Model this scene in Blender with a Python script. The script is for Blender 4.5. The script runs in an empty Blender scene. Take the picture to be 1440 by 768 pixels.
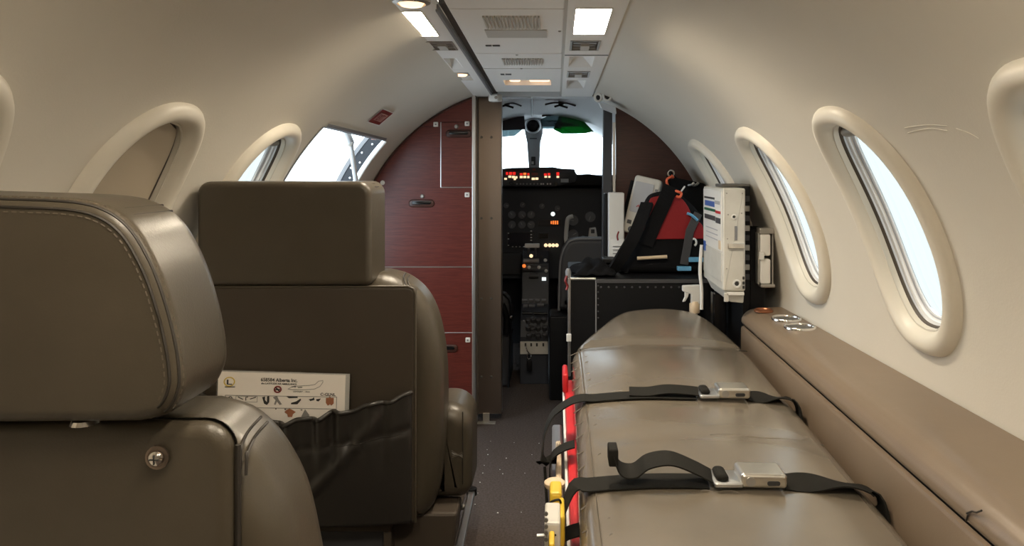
import bpy, bmesh, math, random
from mathutils import Vector, Matrix
random.seed(7)
PI = math.pi
S = bpy.context.scene
COL = S.collection

# ------------------------------------------------------------------ camera
F = 1040.0; VX, VY = 780.0, 238.0; CX, CZ = .072, .977
cam = bpy.data.objects.new('camera', bpy.data.cameras.new('camera')); COL.objects.link(cam)
cam.location = (CX, 0, CZ); cam.rotation_euler = (PI/2, 0, 0)
cam.data.sensor_width = 36; cam.data.lens = 36*F/1440
cam.data.shift_x = -(VX-720)/1440; cam.data.shift_y = -(384-VY)/1440
cam.data.clip_start = .02
S.camera = cam
# ------------------------------------------------------------------ world, exposure
SKY_STRENGTH = 4.6
SKY_COLOR = (.77, .905, 1.0, 1)
LAMP_POWER = 145.0
REAR_POWER = 30.0
w = bpy.data.worlds.new('sky'); S.world = w; w.use_nodes = True
bg = w.node_tree.nodes['Background']; bg.inputs[0].default_value = SKY_COLOR; bg.inputs[1].default_value = SKY_STRENGTH
S.view_settings.view_transform = 'Standard'; S.view_settings.look = 'None'
S.view_settings.exposure = 0.0; S.view_settings.gamma = 1; S.view_settings.use_curve_mapping = False
S.cycles.max_bounces = 10; S.cycles.diffuse_bounces = 6; S.cycles.transparent_max_bounces = 12

# ------------------------------------------------------------------ cabin shape (metres; cabin axis x=0, z=AZ)
AZ = .59
def RR(y): return .759-.03*(min(max(y, .8), 2.9)-1)
def W(side, thd, y, dr=0):
    R = RR(y)-dr; t = math.radians(thd)
    return Vector((side*R*math.sin(t), y, AZ+R*math.cos(t)))
def P(px, py, y): return Vector((CX+(px-VX)*y/F, y, CZ-(py-VY)*y/F))
CEIL_L, CEIL_R = -.258, .215
def cz(y): return AZ+math.sqrt(RR(y)**2-.235**2)
def CY(py):                     # distance at which the ceiling stands at that height of the photo
    y = 1.5
    for _ in range(30): y = F*(cz(y)-CZ)/(VY-py)
    return y

# ------------------------------------------------------------------ materials
M = {}
def mat(name, col, rough=.5, metal=0, bump=None, vary=None, emit=None, spec=.5, coat=0):
    m = bpy.data.materials.new(name); m.use_nodes = True; n = m.node_tree.nodes; l = m.node_tree.links
    b = n['Principled BSDF']; b.inputs['Base Color'].default_value = (*col, 1)
    b.inputs['Roughness'].default_value = rough; b.inputs['Metallic'].default_value = metal
    b.inputs['Specular IOR Level'].default_value = spec; b.inputs['Coat Weight'].default_value = coat; b.inputs['Coat Roughness'].default_value = .21
    tc = n.new('ShaderNodeTexCoord')
    if vary:
        sc, c2 = vary
        nz = n.new('ShaderNodeTexNoise'); nz.inputs['Scale'].default_value = sc; nz.inputs['Detail'].default_value = 5
        l.new(tc.outputs['Object'], nz.inputs['Vector'])
        rp = n.new('ShaderNodeValToRGB'); rp.color_ramp.elements[0].position = .35; rp.color_ramp.elements[1].position = .65
        rp.color_ramp.elements[0].color = (*col, 1); rp.color_ramp.elements[1].color = (*c2, 1)
        l.new(nz.outputs['Fac'], rp.inputs['Fac']); l.new(rp.outputs['Color'], b.inputs['Base Color'])
    if bump:
        prev = None
        for sc, st, dist in (bump if isinstance(bump[0], tuple) else (bump,)):
            nz = n.new('ShaderNodeTexNoise'); nz.inputs['Scale'].default_value = sc; nz.inputs['Detail'].default_value = 3
            l.new(tc.outputs['Object'], nz.inputs['Vector'])
            bp = n.new('ShaderNodeBump'); bp.inputs['Strength'].default_value = st; bp.inputs['Distance'].default_value = dist
            l.new(nz.outputs['Fac'], bp.inputs['Height'])
            if prev: l.new(prev.outputs['Normal'], bp.inputs['Normal'])
            prev = bp
        l.new(prev.outputs['Normal'], b.inputs['Normal'])
    if emit:
        b.inputs['Emission Color'].default_value = (*emit[0], 1); b.inputs['Emission Strength'].default_value = emit[1]
    M[name] = m; return m
mat('cabin_liner', (.655, .615, .54), .55, bump=((260, .12, .002), (9, .10, .01)), vary=(3, (.68, .64, .565)), spec=.4)
mat('frame_plastic', (.72, .675, .585), .38, bump=(14, .03, .004))
mat('shade_plastic', (.44, .375, .285), .5)
mat('headliner', (.80, .785, .76), .55, bump=(200, .08, .001))
mat('headliner_dim', (.50, .48, .44), .6)
mat('leather', (.054, .044, .030), .36, bump=((420, .16, .0012), (16, .12, .006)), vary=(12, (.060, .049, .034)), spec=.5)
mat('shell_vinyl', (.046, .035, .024), .5, bump=(600, .12, .001), vary=(9, (.051, .039, .027)))
mat('pocket_leather', (.024, .021, .018), .42, bump=((420, .15, .001), (30, .2, .004)))
mat('stretcher_vinyl', (.140, .118, .091), .27, bump=((500, .03, .001), (7, .035, .008)), coat=.9, vary=(5, (.168, .140, .106)), spec=.5)
mat('seam', (.020, .016, .012), .6)
mat('thread', (.085, .068, .048), .6)
mat('ledge_vinyl', (.19, .140, .098), .36, bump=((400, .1, .001), (10, .12, .006)), vary=(6, (.205, .152, .106)))
mat('base_vinyl', (.060, .046, .034), .55, bump=(300, .1, .001))
mat('black', (.006, .006, .007), .5, spec=.22)
mat('black_gloss', (.006, .006, .007), .18)
mat('black_cloth', (.008, .008, .009), .9, bump=(120, .4, .003), spec=.12)
mat('webbing', (.014, .013, .011), .8, bump=(700, .4, .001), spec=.15)
mat('dark_grey', (.05, .05, .055), .55)
mat('mid_grey', (.2, .2, .21), .5)
mat('cockpit_grey', (.55, .56, .57), .6)
mat('panel_black', (.030, .034, .044), .5, bump=(200, .1, .001))
mat('chrome', (.82, .8, .77), .16, 1)
mat('aluminium', (.62, .62, .62), .35, 1, bump=(40, .05, .002))
mat('brushed', (.25, .20, .165), .38, 1, bump=((60, .05, .002),))
mat('buckle_silver', (.75, .71, .64), .3, 1)
mat('white', (.75, .74, .71), .45)
mat('device_white', (.62, .60, .55), .45, vary=(20, (.56, .54, .49)))
mat('paper', (.90, .85, .79), .6)
mat('ink', (.03, .03, .03), .6)
mat('grey_ink', (.25, .24, .23), .6)
mat('skin_ink', (.35, .14, .07), .6)
mat('yellow', (.72, .48, .04), .45)
mat('gold_ink', (.62, .46, .08), .5)
mat('cream', (.66, .52, .36), .45)
mat('red', (.55, .02, .025), .4)
mat('red_cloth', (.26, .004, .008), .7, bump=(150, .3, .002))
mat('sign_red', (.20, .018, .016), .4)
mat('sign_face', (.42, .25, .22), .5)
mat('orange', (.75, .13, .05), .5)
mat('cyan_tape', (.13, .38, .62), .5)
mat('blue', (.05, .12, .4), .5)
mat('green', (.01, .12, .06), .5)
mat('carpet', (.080, .064, .058), .95, bump=(500, .7, .004), vary=(160, (.118, .096, .088)), spec=.1)
mat('crumb', (.8, .78, .74), .6)
mat('vent_dark', (.10, .095, .085), .5)
mat('vent_metal', (.38, .36, .33), .4, .6)
mat('gasket', (.07, .055, .042), .5)
mat('inner_rim', (.88, .89, .91), .3)
mat('rim_grey', (.40, .41, .44), .3)
mat('jamb', (.010, .012, .018), .5)
mat('copper_rim', (.35, .14, .07), .35, .7)
mat('lamp', (.9, .9, .9), .5, emit=((1.0, .86, .66), LAMP_POWER))
mat('lamp_mid', (.9, .9, .9), .5, emit=((1.0, .86, .66), LAMP_POWER*.8))
mat('lamp_rear', (.9, .9, .9), .5, emit=((1.0, .86, .66), REAR_POWER))
mat('lamp_warm', (.9, .8, .7), .5, emit=((1.0, .62, .34), 2.2))
mat('lamp_dim', (.9, .8, .7), .5, emit=((1.0, .74, .5), 1.1))
mat('lit_red', (.3, .01, .01), .5, emit=((1.0, .03, .02), .8))
mat('lit_orange', (.3, .05, .01), .5, emit=((1.0, .22, .04), 1.1))
mat('lit_amber', (.3, .2, .1), .5, emit=((1.0, .72, .42), 1.3))
mat('lit_white', (.5, .5, .5), .5, emit=((.9, 1.0, .95), 1.1))
mat('lit_screen', (.03, .03, .04), .2)
def glass(name, tint, gl=.06):
    m = bpy.data.materials.new(name); m.use_nodes = True; n = m.node_tree.nodes; l = m.node_tree.links; n.clear()
    o = n.new('ShaderNodeOutputMaterial'); mx = n.new('ShaderNodeMixShader'); t = n.new('ShaderNodeBsdfTransparent'); g = n.new('ShaderNodeBsdfGlossy')
    t.inputs[0].default_value = (*tint, 1); g.inputs['Roughness'].default_value = .03; mx.inputs[0].default_value = gl
    l.new(t.outputs[0], mx.inputs[1]); l.new(g.outputs[0], mx.inputs[2]); l.new(mx.outputs[0], o.inputs[0]); M[name] = m
glass('pane', (.27, .265, .245)); glass('clear', (.95, .97, .97)); glass('green_tint', (.004, .13, .03), .08); glass('lamination', (.93, .93, .93), .08)
glass('smoke_tint', (.20, .25, .26), .08)
def wood(name, c0, c1):
    m = mat(name, c0, .32, bump=(90, .04, .001)); n = m.node_tree.nodes; l = m.node_tree.links
    tc = n.new('ShaderNodeTexCoord'); mp = n.new('ShaderNodeMapping'); mp.inputs['Scale'].default_value = (7, 7, 120)
    nz = n.new('ShaderNodeTexNoise'); nz.inputs['Scale'].default_value = 1.6; nz.inputs['Detail'].default_value = 6; nz.inputs['Distortion'].default_value = 1.4
    rp = n.new('ShaderNodeValToRGB'); rp.color_ramp.elements[0].position = .36; rp.color_ramp.elements[1].position = .62
    rp.color_ramp.elements[0].color = (*c0, 1); rp.color_ramp.elements[1].color = (*c1, 1)
    l.new(tc.outputs['Object'], mp.inputs[0]); l.new(mp.outputs[0], nz.inputs['Vector']); l.new(nz.outputs['Fac'], rp.inputs[0])
    l.new(rp.outputs[0], n['Principled BSDF'].inputs['Base Color'])
wood('mahogany', (.088, .015, .011), (.130, .025, .018))
wood('dark_mahogany', (.045, .016, .012), (.07, .025, .018))

# ------------------------------------------------------------------ mesh building
ORG = {}
class MB:
    def __init__(s): s.v = []; s.f = []
    def add(s, vs, fs):
        b = len(s.v); s.v += [Vector(v) for v in vs]; s.f += [tuple(i+b for i in f) for f in fs]; return s
    def box(s, lo, hi):
        x0, y0, z0 = lo; x1, y1, z1 = hi
        return s.add([(x0,y0,z0),(x1,y0,z0),(x1,y1,z0),(x0,y1,z0),(x0,y0,z1),(x1,y0,z1),(x1,y1,z1),(x0,y1,z1)],
                     [(0,3,2,1),(4,5,6,7),(0,1,5,4),(1,2,6,5),(2,3,7,6),(3,0,4,7)])
    def obox(s, c, size, rot=None):
        m = MB().box([-q/2 for q in size], [q/2 for q in size]); R = rot or Matrix()
        return s.add([Vector(c)+R.to_3x3() @ v for v in m.v], m.f)
    def tube(s, pts, r, n=8, closed=False, r1=None):
        pts = [Vector(p) for p in pts]; N = len(pts); vs = []; fs = []; up = None
        for i, p in enumerate(pts):
            a = pts[(i-1) % N] if (closed or i) else p; b = pts[(i+1) % N] if (closed or i < N-1) else p
            t = (b-a).normalized()
            if up is None: up = t.orthogonal().normalized()
            up = (up-t*up.dot(t)).normalized(); q = t.cross(up)
            rr = r if r1 is None else r+(r1-r)*i/(N-1)
            for k in range(n):
                an = 2*PI*k/n; vs.append(p+up*math.cos(an)*rr+q*math.sin(an)*rr)
        for i in range(N if closed else N-1):
            for k in range(n):
                j = (i+1) % N; fs.append((i*n+k, i*n+(k+1) % n, j*n+(k+1) % n, j*n+k))
        if not closed: fs.append(tuple(range(n-1, -1, -1))); fs.append(tuple((N-1)*n+k for k in range(n)))
        return s.add(vs, fs)
    def cyl(s, p0, p1, r, n=16, r1=None): return s.tube([p0, p1], r, n, r1=r1)
    def prism(s, poly, vec):
        n = len(poly); v = Vector(vec); vs = [Vector(p) for p in poly]; vs += [p+v for p in vs]
        return s.add(vs, [tuple(range(n-1, -1, -1)), tuple(range(n, 2*n))]+[(i, (i+1) % n, (i+1) % n+n, i+n) for i in range(n)])
    def lathe(s, c, prof, n=20, rot=None):       # prof: (radius, height)
        c = Vector(c); R = (rot or Matrix()).to_3x3(); vs = []; fs = []
        for r, h in prof:
            for k in range(n):
                a = 2*PI*k/n; vs.append(c+R @ Vector((r*math.cos(a), r*math.sin(a), h)))
        for i in range(len(prof)-1):
            for k in range(n): fs.append((i*n+k, i*n+(k+1) % n, (i+1)*n+(k+1) % n, (i+1)*n+k))
        if prof[0][0] > 1e-5: fs.append(tuple(range(n-1, -1, -1)))
        if prof[-1][0] > 1e-5: fs.append(tuple((len(prof)-1)*n+k for k in range(n)))
        return s.add(vs, fs)
    def soft(s, out, w0, w1, r, f, segs=5, r0=None, crown=0):      # rounded slab: outline (u,v), thickness w0..w1, edge radius r
        n = len(out); O = [Vector(p) for p in out]
        area = sum(O[i].x*O[(i+1) % n].y-O[(i+1) % n].x*O[i].y for i in range(n))
        if area < 0: O.reverse()
        nr = []
        for i in range(n):
            e1 = (O[i]-O[i-1]).normalized(); e2 = (O[(i+1) % n]-O[i]).normalized()
            t = (e1+e2).normalized(); k = max(.5, t.dot(e2)); nr.append(Vector((-t.y, t.x))/k)
        rings = []; rb = r if r0 is None else r0
        for i in range(segs+1):
            a = PI/2*i/segs; rings.append((rb*(1-math.sin(a)), w0+rb*(1-math.cos(a))))
        for i in range(segs+1):
            a = PI/2*i/segs; rings.append((r*(1-math.cos(a)), w1-r+r*math.sin(a)))
        vs = []; fs = []
        for ins, ww in rings:
            for p, q in zip(O, nr):
                a = p+q*ins; vs.append(f(a.x, a.y, ww))
        m = len(rings)
        for i in range(m-1):
            for k in range(n): fs.append((i*n+k, i*n+(k+1) % n, (i+1)*n+(k+1) % n, (i+1)*n+k))
        fs.append(tuple(range(n-1, -1, -1))); fs.append(tuple((m-1)*n+k for k in range(n)))
        return s.add(vs, fs)
    def grid(s, fn, nu, nv):
        vs = [fn(i/nu, j/nv) for j in range(nv+1) for i in range(nu+1)]
        return s.add(vs, [(j*(nu+1)+i, j*(nu+1)+i+1, (j+1)*(nu+1)+i+1, (j+1)*(nu+1)+i) for j in range(nv) for i in range(nu)])
    def ribbon(s, pts, wd, width, th):           # webbing: centre line, width direction (one or per point)
        pts = [Vector(p) for p in pts]; N = len(pts); vs = []
        for i, p in enumerate(pts):
            t = (pts[min(i+1, N-1)]-pts[max(i-1, 0)]).normalized()
            d = Vector(wd[i] if isinstance(wd, list) else wd).normalized(); nn = t.cross(d).normalized()
            d = nn.cross(t).normalized()
            for a, b in ((-1,-1),(1,-1),(1,1),(-1,1)): vs.append(p+d*a*width/2+nn*b*th/2)
        fs = [(i*4+k, i*4+(k+1) % 4, (i+1)*4+(k+1) % 4, (i+1)*4+k) for i in range(N-1) for k in range(4)]
        return s.add(vs, fs+[(0,1,2,3), tuple((N-1)*4+k for k in (3,2,1,0))])
    def build(s, name, m, parent=None, smooth=None, bevel=0, recalc=True, wn=False, local=False):
        me = bpy.data.meshes.new(name)
        if parent is None:
            xs = [v.x for v in s.v]; ys = [v.y for v in s.v]; zs = [v.z for v in s.v]
            org = Vector(((min(xs)+max(xs))/2, (min(ys)+max(ys))/2, min(zs)))
        else: org = ORG[parent.name]
        sh = Vector() if local else org
        me.from_pydata([v-sh for v in s.v], [], s.f)
        if recalc:
            bm = bmesh.new(); bm.from_mesh(me); bmesh.ops.recalc_face_normals(bm, faces=bm.faces); bm.to_mesh(me); bm.free()
        me.materials.append(M[m])
        if smooth is not None:
            me.shade_smooth(); me.set_sharp_from_angle(angle=math.radians(smooth))
        o = bpy.data.objects.new(name, me); COL.objects.link(o)
        if parent is None: o.location = org
        else: o.parent = parent
        ORG[o.name] = org
        if bevel:
            b = o.modifiers.new('b', 'BEVEL'); b.width = bevel; b.segments = 2; b.limit_method = 'ANGLE'
            b.harden_normals = False
        if wn: o.modifiers.new('w', 'WEIGHTED_NORMAL')
        return o
def tag(o, label, cat=None, group=None, kind=None):
    o['label'] = label
    if cat: o['category'] = cat
    if group: o['group'] = group
    if kind: o['kind'] = kind
    return o
def thing(name, label, cat, loc=(0,0,0), group=None, kind=None, rot=None):
    o = bpy.data.objects.new(name, None); COL.objects.link(o); o.location = loc; o.empty_display_size = .05
    if rot: o.rotation_euler = rot
    ORG[o.name] = Vector(loc); return tag(o, label, cat, group, kind)
def rrect(x0, x1, y0, y1, r, n=6, rs=None):
    rs = rs or (r, r, r, r); out = []
    for (cx, cy, a0), q in zip(((x1, y1, 0), (x0, y1, 90), (x0, y0, 180), (x1, y0, 270)), rs):
        sx = -1 if cx == x1 else 1; sy = -1 if cy == y1 else 1
        for k in range(n+1):
            a = math.radians(a0+90*k/n); out.append((cx+sx*q+q*math.cos(a), cy+sy*q+q*math.sin(a)))
    return out
def smooth_path(pts, n=8, closed=False):          # Catmull-Rom
    pts = [Vector(p) for p in pts]; N = len(pts); out = []
    for i in range(N if closed else N-1):
        g = (lambda k: pts[k % N]) if closed else (lambda k: pts[min(max(k, 0), N-1)])
        a, b, c, d = g(i-1), g(i), g(i+1), g(i+2)
        for k in range(n):
            t = k/n; out.append(.5*(2*b+(c-a)*t+(2*a-5*b+4*c-d)*t*t+(3*b-a-3*c+d)*t**3))
    if not closed: out.append(pts[-1])
    return out
XZ = lambda u, v, ww: (u, ww, v)
XY = lambda u, v, ww: (u, v, ww)
YZ = lambda u, v, ww: (ww, u, v)
def rotm(ax, deg): return Matrix.Rotation(math.radians(deg), 4, ax)
def text(name, s, size, m, parent, mtx, align='LEFT', local=False, th=.0003, off=0):
    cu = bpy.data.curves.new(name, 'FONT'); cu.body = s; cu.size = size; cu.extrude = th; cu.offset = off; cu.align_x = align
    t = bpy.data.objects.new(name, cu); COL.objects.link(t)
    dg = bpy.context.evaluated_depsgraph_get(); me = bpy.data.meshes.new_from_object(t.evaluated_get(dg))
    bpy.data.objects.remove(t); bpy.data.curves.remove(cu)
    me.transform(mtx if local else Matrix.Translation(-ORG[parent.name]) @ mtx)
    me.materials.clear(); me.materials.append(M[m])
    o = bpy.data.objects.new(name, me); COL.objects.link(o); o.parent = parent; ORG[o.name] = ORG[parent.name]; return o

# ------------------------------------------------------------------ walls with window openings
TH_C, WA, WB = 67.0, .150, .247                 # window centre angle, half width along the cabin, half height along the arc
R_WIN = [.245, .79, 1.335, 1.87, 2.45]; L_WIN = [.25, .81, 1.272, 1.745]
PH_Y, PH_T = .17, 21.0
DOOR = (1.935, 2.585, 47.0, 95.0)
def sel(phi, a, b, n=2.45):
    c, s_ = math.cos(phi), math.sin(phi)
    return (math.copysign(abs(c)**(2/n), c)*a, math.copysign(abs(s_)**(2/n), s_)*b)
def winpt(side, yc, phi, d, dr):
    u, v = sel(phi, WA-d, WB-d); y = yc+u
    return W(side, TH_C+math.degrees(v/RR(yc)), y, dr)
def lin(a, b, step):
    n = max(1, round((b-a)/step)); return [a+(b-a)*i/n for i in range(n+1)]
def wall(side, wins, th0, th1, door=None, y0=-1.6, y1=2.9):
    mb = MB(); bands = []; cur = y0
    spans = [(yc-PH_Y, yc+PH_Y, 'w', yc) for yc in wins]+([(door[0], door[1], 'd', 0)] if door else [])
    for a, b, k, yc in sorted(spans):
        if a > cur+1e-6: bands.append((cur, a, 'p', 0))
        bands.append((a, b, k, yc)); cur = b
    bands.append((cur, y1, 'p', 0))
    ta, tb = TH_C-PH_T, TH_C+PH_T
    thl = lin(th0, ta, 2)[:-1]+lin(ta, tb, 2)[:-1]+lin(tb, th1, 2)
    if door: thl = sorted(set(thl+[door[2], door[3]]))
    def plain(ys, ths):
        n = len(ths); mb.add([W(side, t, y) for y in ys for t in ths],
            [(j*n+i, j*n+i+1, (j+1)*n+i+1, (j+1)*n+i) for j in range(len(ys)-1) for i in range(n-1)])
    for a, b, k, yc in bands:
        ys = lin(a, b, .045)
        if k == 'p': plain(ys, thl)
        elif k == 'd':
            plain(ys, [t for t in thl if t <= door[2]+1e-6]); plain(ys, [t for t in thl if t >= door[3]-1e-6])
        else:
            plain(ys, [t for t in thl if t <= ta+1e-6]); plain(ys, [t for t in thl if t >= tb-1e-6])
            ths = [t for t in thl if ta-1e-6 <= t <= tb+1e-6]
            bd = [(y, ths[0]) for y in ys[:-1]]+[(ys[-1], t) for t in ths[:-1]]+[(y, ths[-1]) for y in ys[:0:-1]]+[(ys[0], t) for t in ths[:0:-1]]
            n = len(bd); vs = []
            for q in (0, .35, .7, 1):
                for y, t in bd:
                    phi = math.atan2((t-TH_C)/PH_T, (y-yc)/PH_Y); u, v = sel(phi, WA-.045, WB-.045)
                    hy, ht = yc+u, TH_C+math.degrees(v/RR(yc))
                    vs.append(W(side, t+(ht-t)*q, y+(hy-y)*q))
            mb.add(vs, [(j*n+i, j*n+(i+1) % n, (j+1)*n+(i+1) % n, (j+1)*n+i) for j in range(3) for i in range(n)])
    return mb
def finish_wall(mb, name, label):
    o = mb.build(name, 'cabin_liner', smooth=40, recalc=False)
    bm = bmesh.new(); bm.from_mesh(o.data); bmesh.ops.remove_doubles(bm, verts=bm.verts, dist=.0004)
    bmesh.ops.recalc_face_normals(bm, faces=bm.faces)
    bm.to_mesh(o.data); bm.free(); o.data.shade_smooth()
    return tag(o, label, 'wall', kind='structure')
th_r = math.degrees(math.asin((CEIL_R+.012)/.73)); th_l = math.degrees(math.asin((-CEIL_L+.004)/.745))
TH_F = 143
wr = finish_wall(wall(1, R_WIN, th_r-2, TH_F), 'wall_right', 'curved cream cabin side wall above the brown ledge')
wl = finish_wall(wall(-1, L_WIN, th_l-2, TH_F, DOOR), 'wall_left', 'curved cream cabin side wall beside the leather seats')
# scuffs in the right wall liner
for k, (pts) in enumerate((((1272,180),(1300,176),(1332,177)), ((1276,187),(1305,181),(1332,184)), ((1345,181),(1362,187),(1376,195)))):
    def onwall(px, py):
        y = .5
        while True:
            q = P(px, py, y)
            if math.hypot(q.x, q.z-AZ) >= RR(y)-.001: return q
            y += .002
    mb = MB(); mb.tube(smooth_path([onwall(*p) for p in pts], 5), .0006, 5); mb.build('crease', 'cabin_liner', wr, smooth=60)

WIN_N = [0]
def window(side, yc, label, shade=False, view=True):
    WIN_N[0] += 1
    t = thing('window_%d' % WIN_N[0], label, 'window', W(side, TH_C, yc, 0), kind='structure')
    N = 72
    def ring(prof, name, m):
        mb = MB(); n = len(prof)
        vs = [winpt(side, yc, 2*PI*i/N, d, dr) for i in range(N) for d, dr in prof]
        mb.add(vs, [(i*n+k, i*n+k+1, ((i+1) % N)*n+k+1, ((i+1) % N)*n+k) for i in range(N) for k in range(n-1)])
        o = mb.build(name, m, t, smooth=50, recalc=False); o.data.shade_smooth()
        bm = bmesh.new(); bm.from_mesh(o.data); bmesh.ops.recalc_face_normals(bm, faces=bm.faces)
        ctr = sum((f.calc_center_median() for f in bm.faces), Vector())/len(bm.faces); bm.to_mesh(o.data); bm.free(); return o
    ring([(0,-.002),(.001,.006),(.005,.013),(.011,.0185),(.019,.0205),(.027,.0185),(.034,.013),(.040,.005),(.044,-.003),(.047,-.010)], 'frame', 'frame_plastic')
    if shade:
        def disc(name, m, d, dr, wid=None):
            mb = MB(); K = 4
            vs = [winpt(side, yc, 2*PI*i/N, d, dr) for i in range(N)]
            vs += [winpt(side, yc, 2*PI*i/N, d, dr-.004) for i in range(N)]
            mb.add(vs, [tuple(range(N))]+[(i, (i+1) % N, (i+1) % N+N, i+N) for i in range(N)]); return mb.build(name, m, t, recalc=True)
        # closed shade: curved plate following the wall, with a dark slot at its forward edge
        mb = MB()
        for j in range(24):
            for k in range(1):
                pass
        def pf(u, v):
            b = WB-.046; vv = -b+2*b*v; q = (1-min(1, abs(vv)/b)**2.45)**(1/2.45)*(WA-.046)
            return W(side, TH_C+math.degrees(vv/RR(yc)), yc-q+(1.84*q)*u, -.004)
        mb.grid(pf, 8, 30); mb.build('shade', 'shade_plastic', t, smooth=60, recalc=False)
        def pb(u, v):
            b = WB-.0425; vv = -b+2*b*v; q = (1-min(1, abs(vv)/b)**2.45)**(1/2.45)*(WA-.0425)
            return W(side, TH_C+math.degrees(vv/RR(yc)), yc-q+2*q*u, -.009)
        mb = MB(); mb.grid(pb, 8, 30); mb.build('shade_slot', 'gasket', t, recalc=False)
        return t
    ring([(.045,-.009),(.048,-.0105),(.050,-.012),(.051,-.015),(.047,-.016)], 'gasket', 'gasket')
    ring([(.046,-.0155),(.048,-.018),(.0475,-.020),(.050,-.0215),(.054,-.022),(.055,-.025),(.058,-.026)], 'inner_rim', 'inner_rim')
    ring([(.056,-.0255),(.059,-.0265),(.060,-.028),(.057,-.029)], 'outer_gasket', 'rim_grey')
    ring([(.057,-.0285),(.062,-.030),(.063,-.034)], 'outer_rim', 'inner_rim')
    mb = MB(); mb.grid(lambda u, v: W(side, TH_C+math.degrees((v*2-1)*(WB-.060)/RR(yc)), yc+(u*2-1)*(WA-.060)*max(0, 1-abs(v*2-1)**2.45)**(1/2.45), -.033), 10, 24)
    mb.build('pane', 'pane', t, smooth=60, recalc=False)
    mb = MB(); a0 = -(WB-.058)
    mb.grid(lambda u, v: W(side, TH_C+math.degrees((a0+.022*v)/RR(yc)), yc+(u*2-1)*.045, -.017+.008*math.sin(PI*v)), 6, 5)
    mb.build('shade_handle', 'vent_metal', t, smooth=60, recalc=False)
    return t
window(1, R_WIN[1], 'oval cabin window cut off by the right edge of the photo')
window(1, R_WIN[2], 'large oval cabin window showing pale sky above the brown ledge')
window(1, R_WIN[3], 'oval cabin window just above the two round cup holders')
window(1, R_WIN[4], 'far oval cabin window above the white wall-mounted monitor')
window(-1, L_WIN[1], 'oval window cut off at the left edge of the photo', shade=True)
window(-1, L_WIN[2], 'oval window with its beige shade pulled closed behind the headrests', shade=True)
window(-1, L_WIN[3], 'oval window showing daylight beside the open entry door')
window(1, R_WIN[0], 'oval cabin window behind the photographer on the stretcher side')
window(-1, L_WIN[0], 'shaded oval window behind the photographer on the seat side', shade=True)

# entry door opening (forward left)
d0, d1, da, db = DOOR
door = thing('door_1', 'open upper half of the entry door with bright daylight outside', 'door', W(-1, 95, 2.26), kind='structure')
def jamb(name, m, y, drs, ts, n=24, par=door):
    mb = MB(); mb.grid(lambda u, v: W(-1, ts[0]+(ts[1]-ts[0])*u, y, drs[0]+(drs[1]-drs[0])*v), n, 2); return mb.build(name, m, par, smooth=60, recalc=False)
jamb('forward_jamb', 'jamb', d1, (-.010, -.050), (da-2, db)); jamb('jamb_seal', 'mid_grey', d1-.004, (-.048, -.062), (da-2, db))
jamb('aft_jamb', 'mid_grey', d0, (0, -.04), (da, db))
mb = MB(); mb.tube([W(-1, da+(db-da)*k/30, d1+.002, .001) for k in range(31)], .007, 8); mb.build('edge_trim', 'white', door, smooth=60)
mb = MB(); mb.tube([W(-1, da+(db-da)*k/30, d0, .0) for k in range(31)], .004, 8); mb.build('aft_edge_trim', 'mid_grey', door, smooth=60)
mb = MB(); mb.grid(lambda u, v: W(-1, da, d0+(d1-d0)*u, -.02*v), 6, 2); mb.build('header', 'dark_grey', door, recalc=False)
mb = MB(); mb.grid(lambda u, v: W(-1, da-.4+1.0*v, d0+(d1-d0-.02)*u, -.004-.004*v), 12, 2); mb.build('header_seal', 'gasket', door, recalc=False)
mb = MB(); mb.grid(lambda u, v: W(-1, da-1.1*v, d0+.01+(d1-d0-.03)*u, .002+.003*math.sin(PI*v)), 12, 3); mb.build('header_trim', 'mid_grey', door, recalc=False)
mb = MB(); mb.grid(lambda u, v: W(-1, db, d0+(d1-d0)*u, -.06*v), 6, 2); mb.build('sill', 'mid_grey', door, recalc=False)
for k, (tt, dr) in enumerate(((50, -.026), (53.5, -.036), (56, -.022), (58.5, -.038), (61, -.024), (63.5, -.036), (67, -.03))):
    p = W(-1, tt, d1-.001, dr); mb = MB(); mb.lathe(p, [(.0045, 0), (.0035, .002), (0, .003)], 10, rotm('X', 90)); mb.build('rivet', 'aluminium', door, smooth=40)
mb = MB(); mb.prism([P(523,194,2.58), P(530,194,2.58), P(524,206,2.60), P(518,204,2.60)], (0, .004, 0)); mb.build('tag', 'sign_face', door)
st = thing('door_strut', 'silver gas strut holding the open upper entry door', 'strut', P(503, 258, 2.56))
A, B, C_ = P(484,178,2.30), P(493,201,2.38), P(503,272,2.56)
mb = MB(); mb.tube([A, B], .0125, 10); mb.build('upper_tube', 'cockpit_grey', st, smooth=40)
mb = MB(); mb.tube([B, C_], .008, 10); mb.build('rod', 'cockpit_grey', st, smooth=40)
mb = MB(); mb.lathe(B-Vector((0,.012,0)), [(.012,0),(.012,.006),(.006,.008)], 12, rotm('X', 90)); mb.build('pivot_bolt', 'vent_metal', st, smooth=40)
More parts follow.
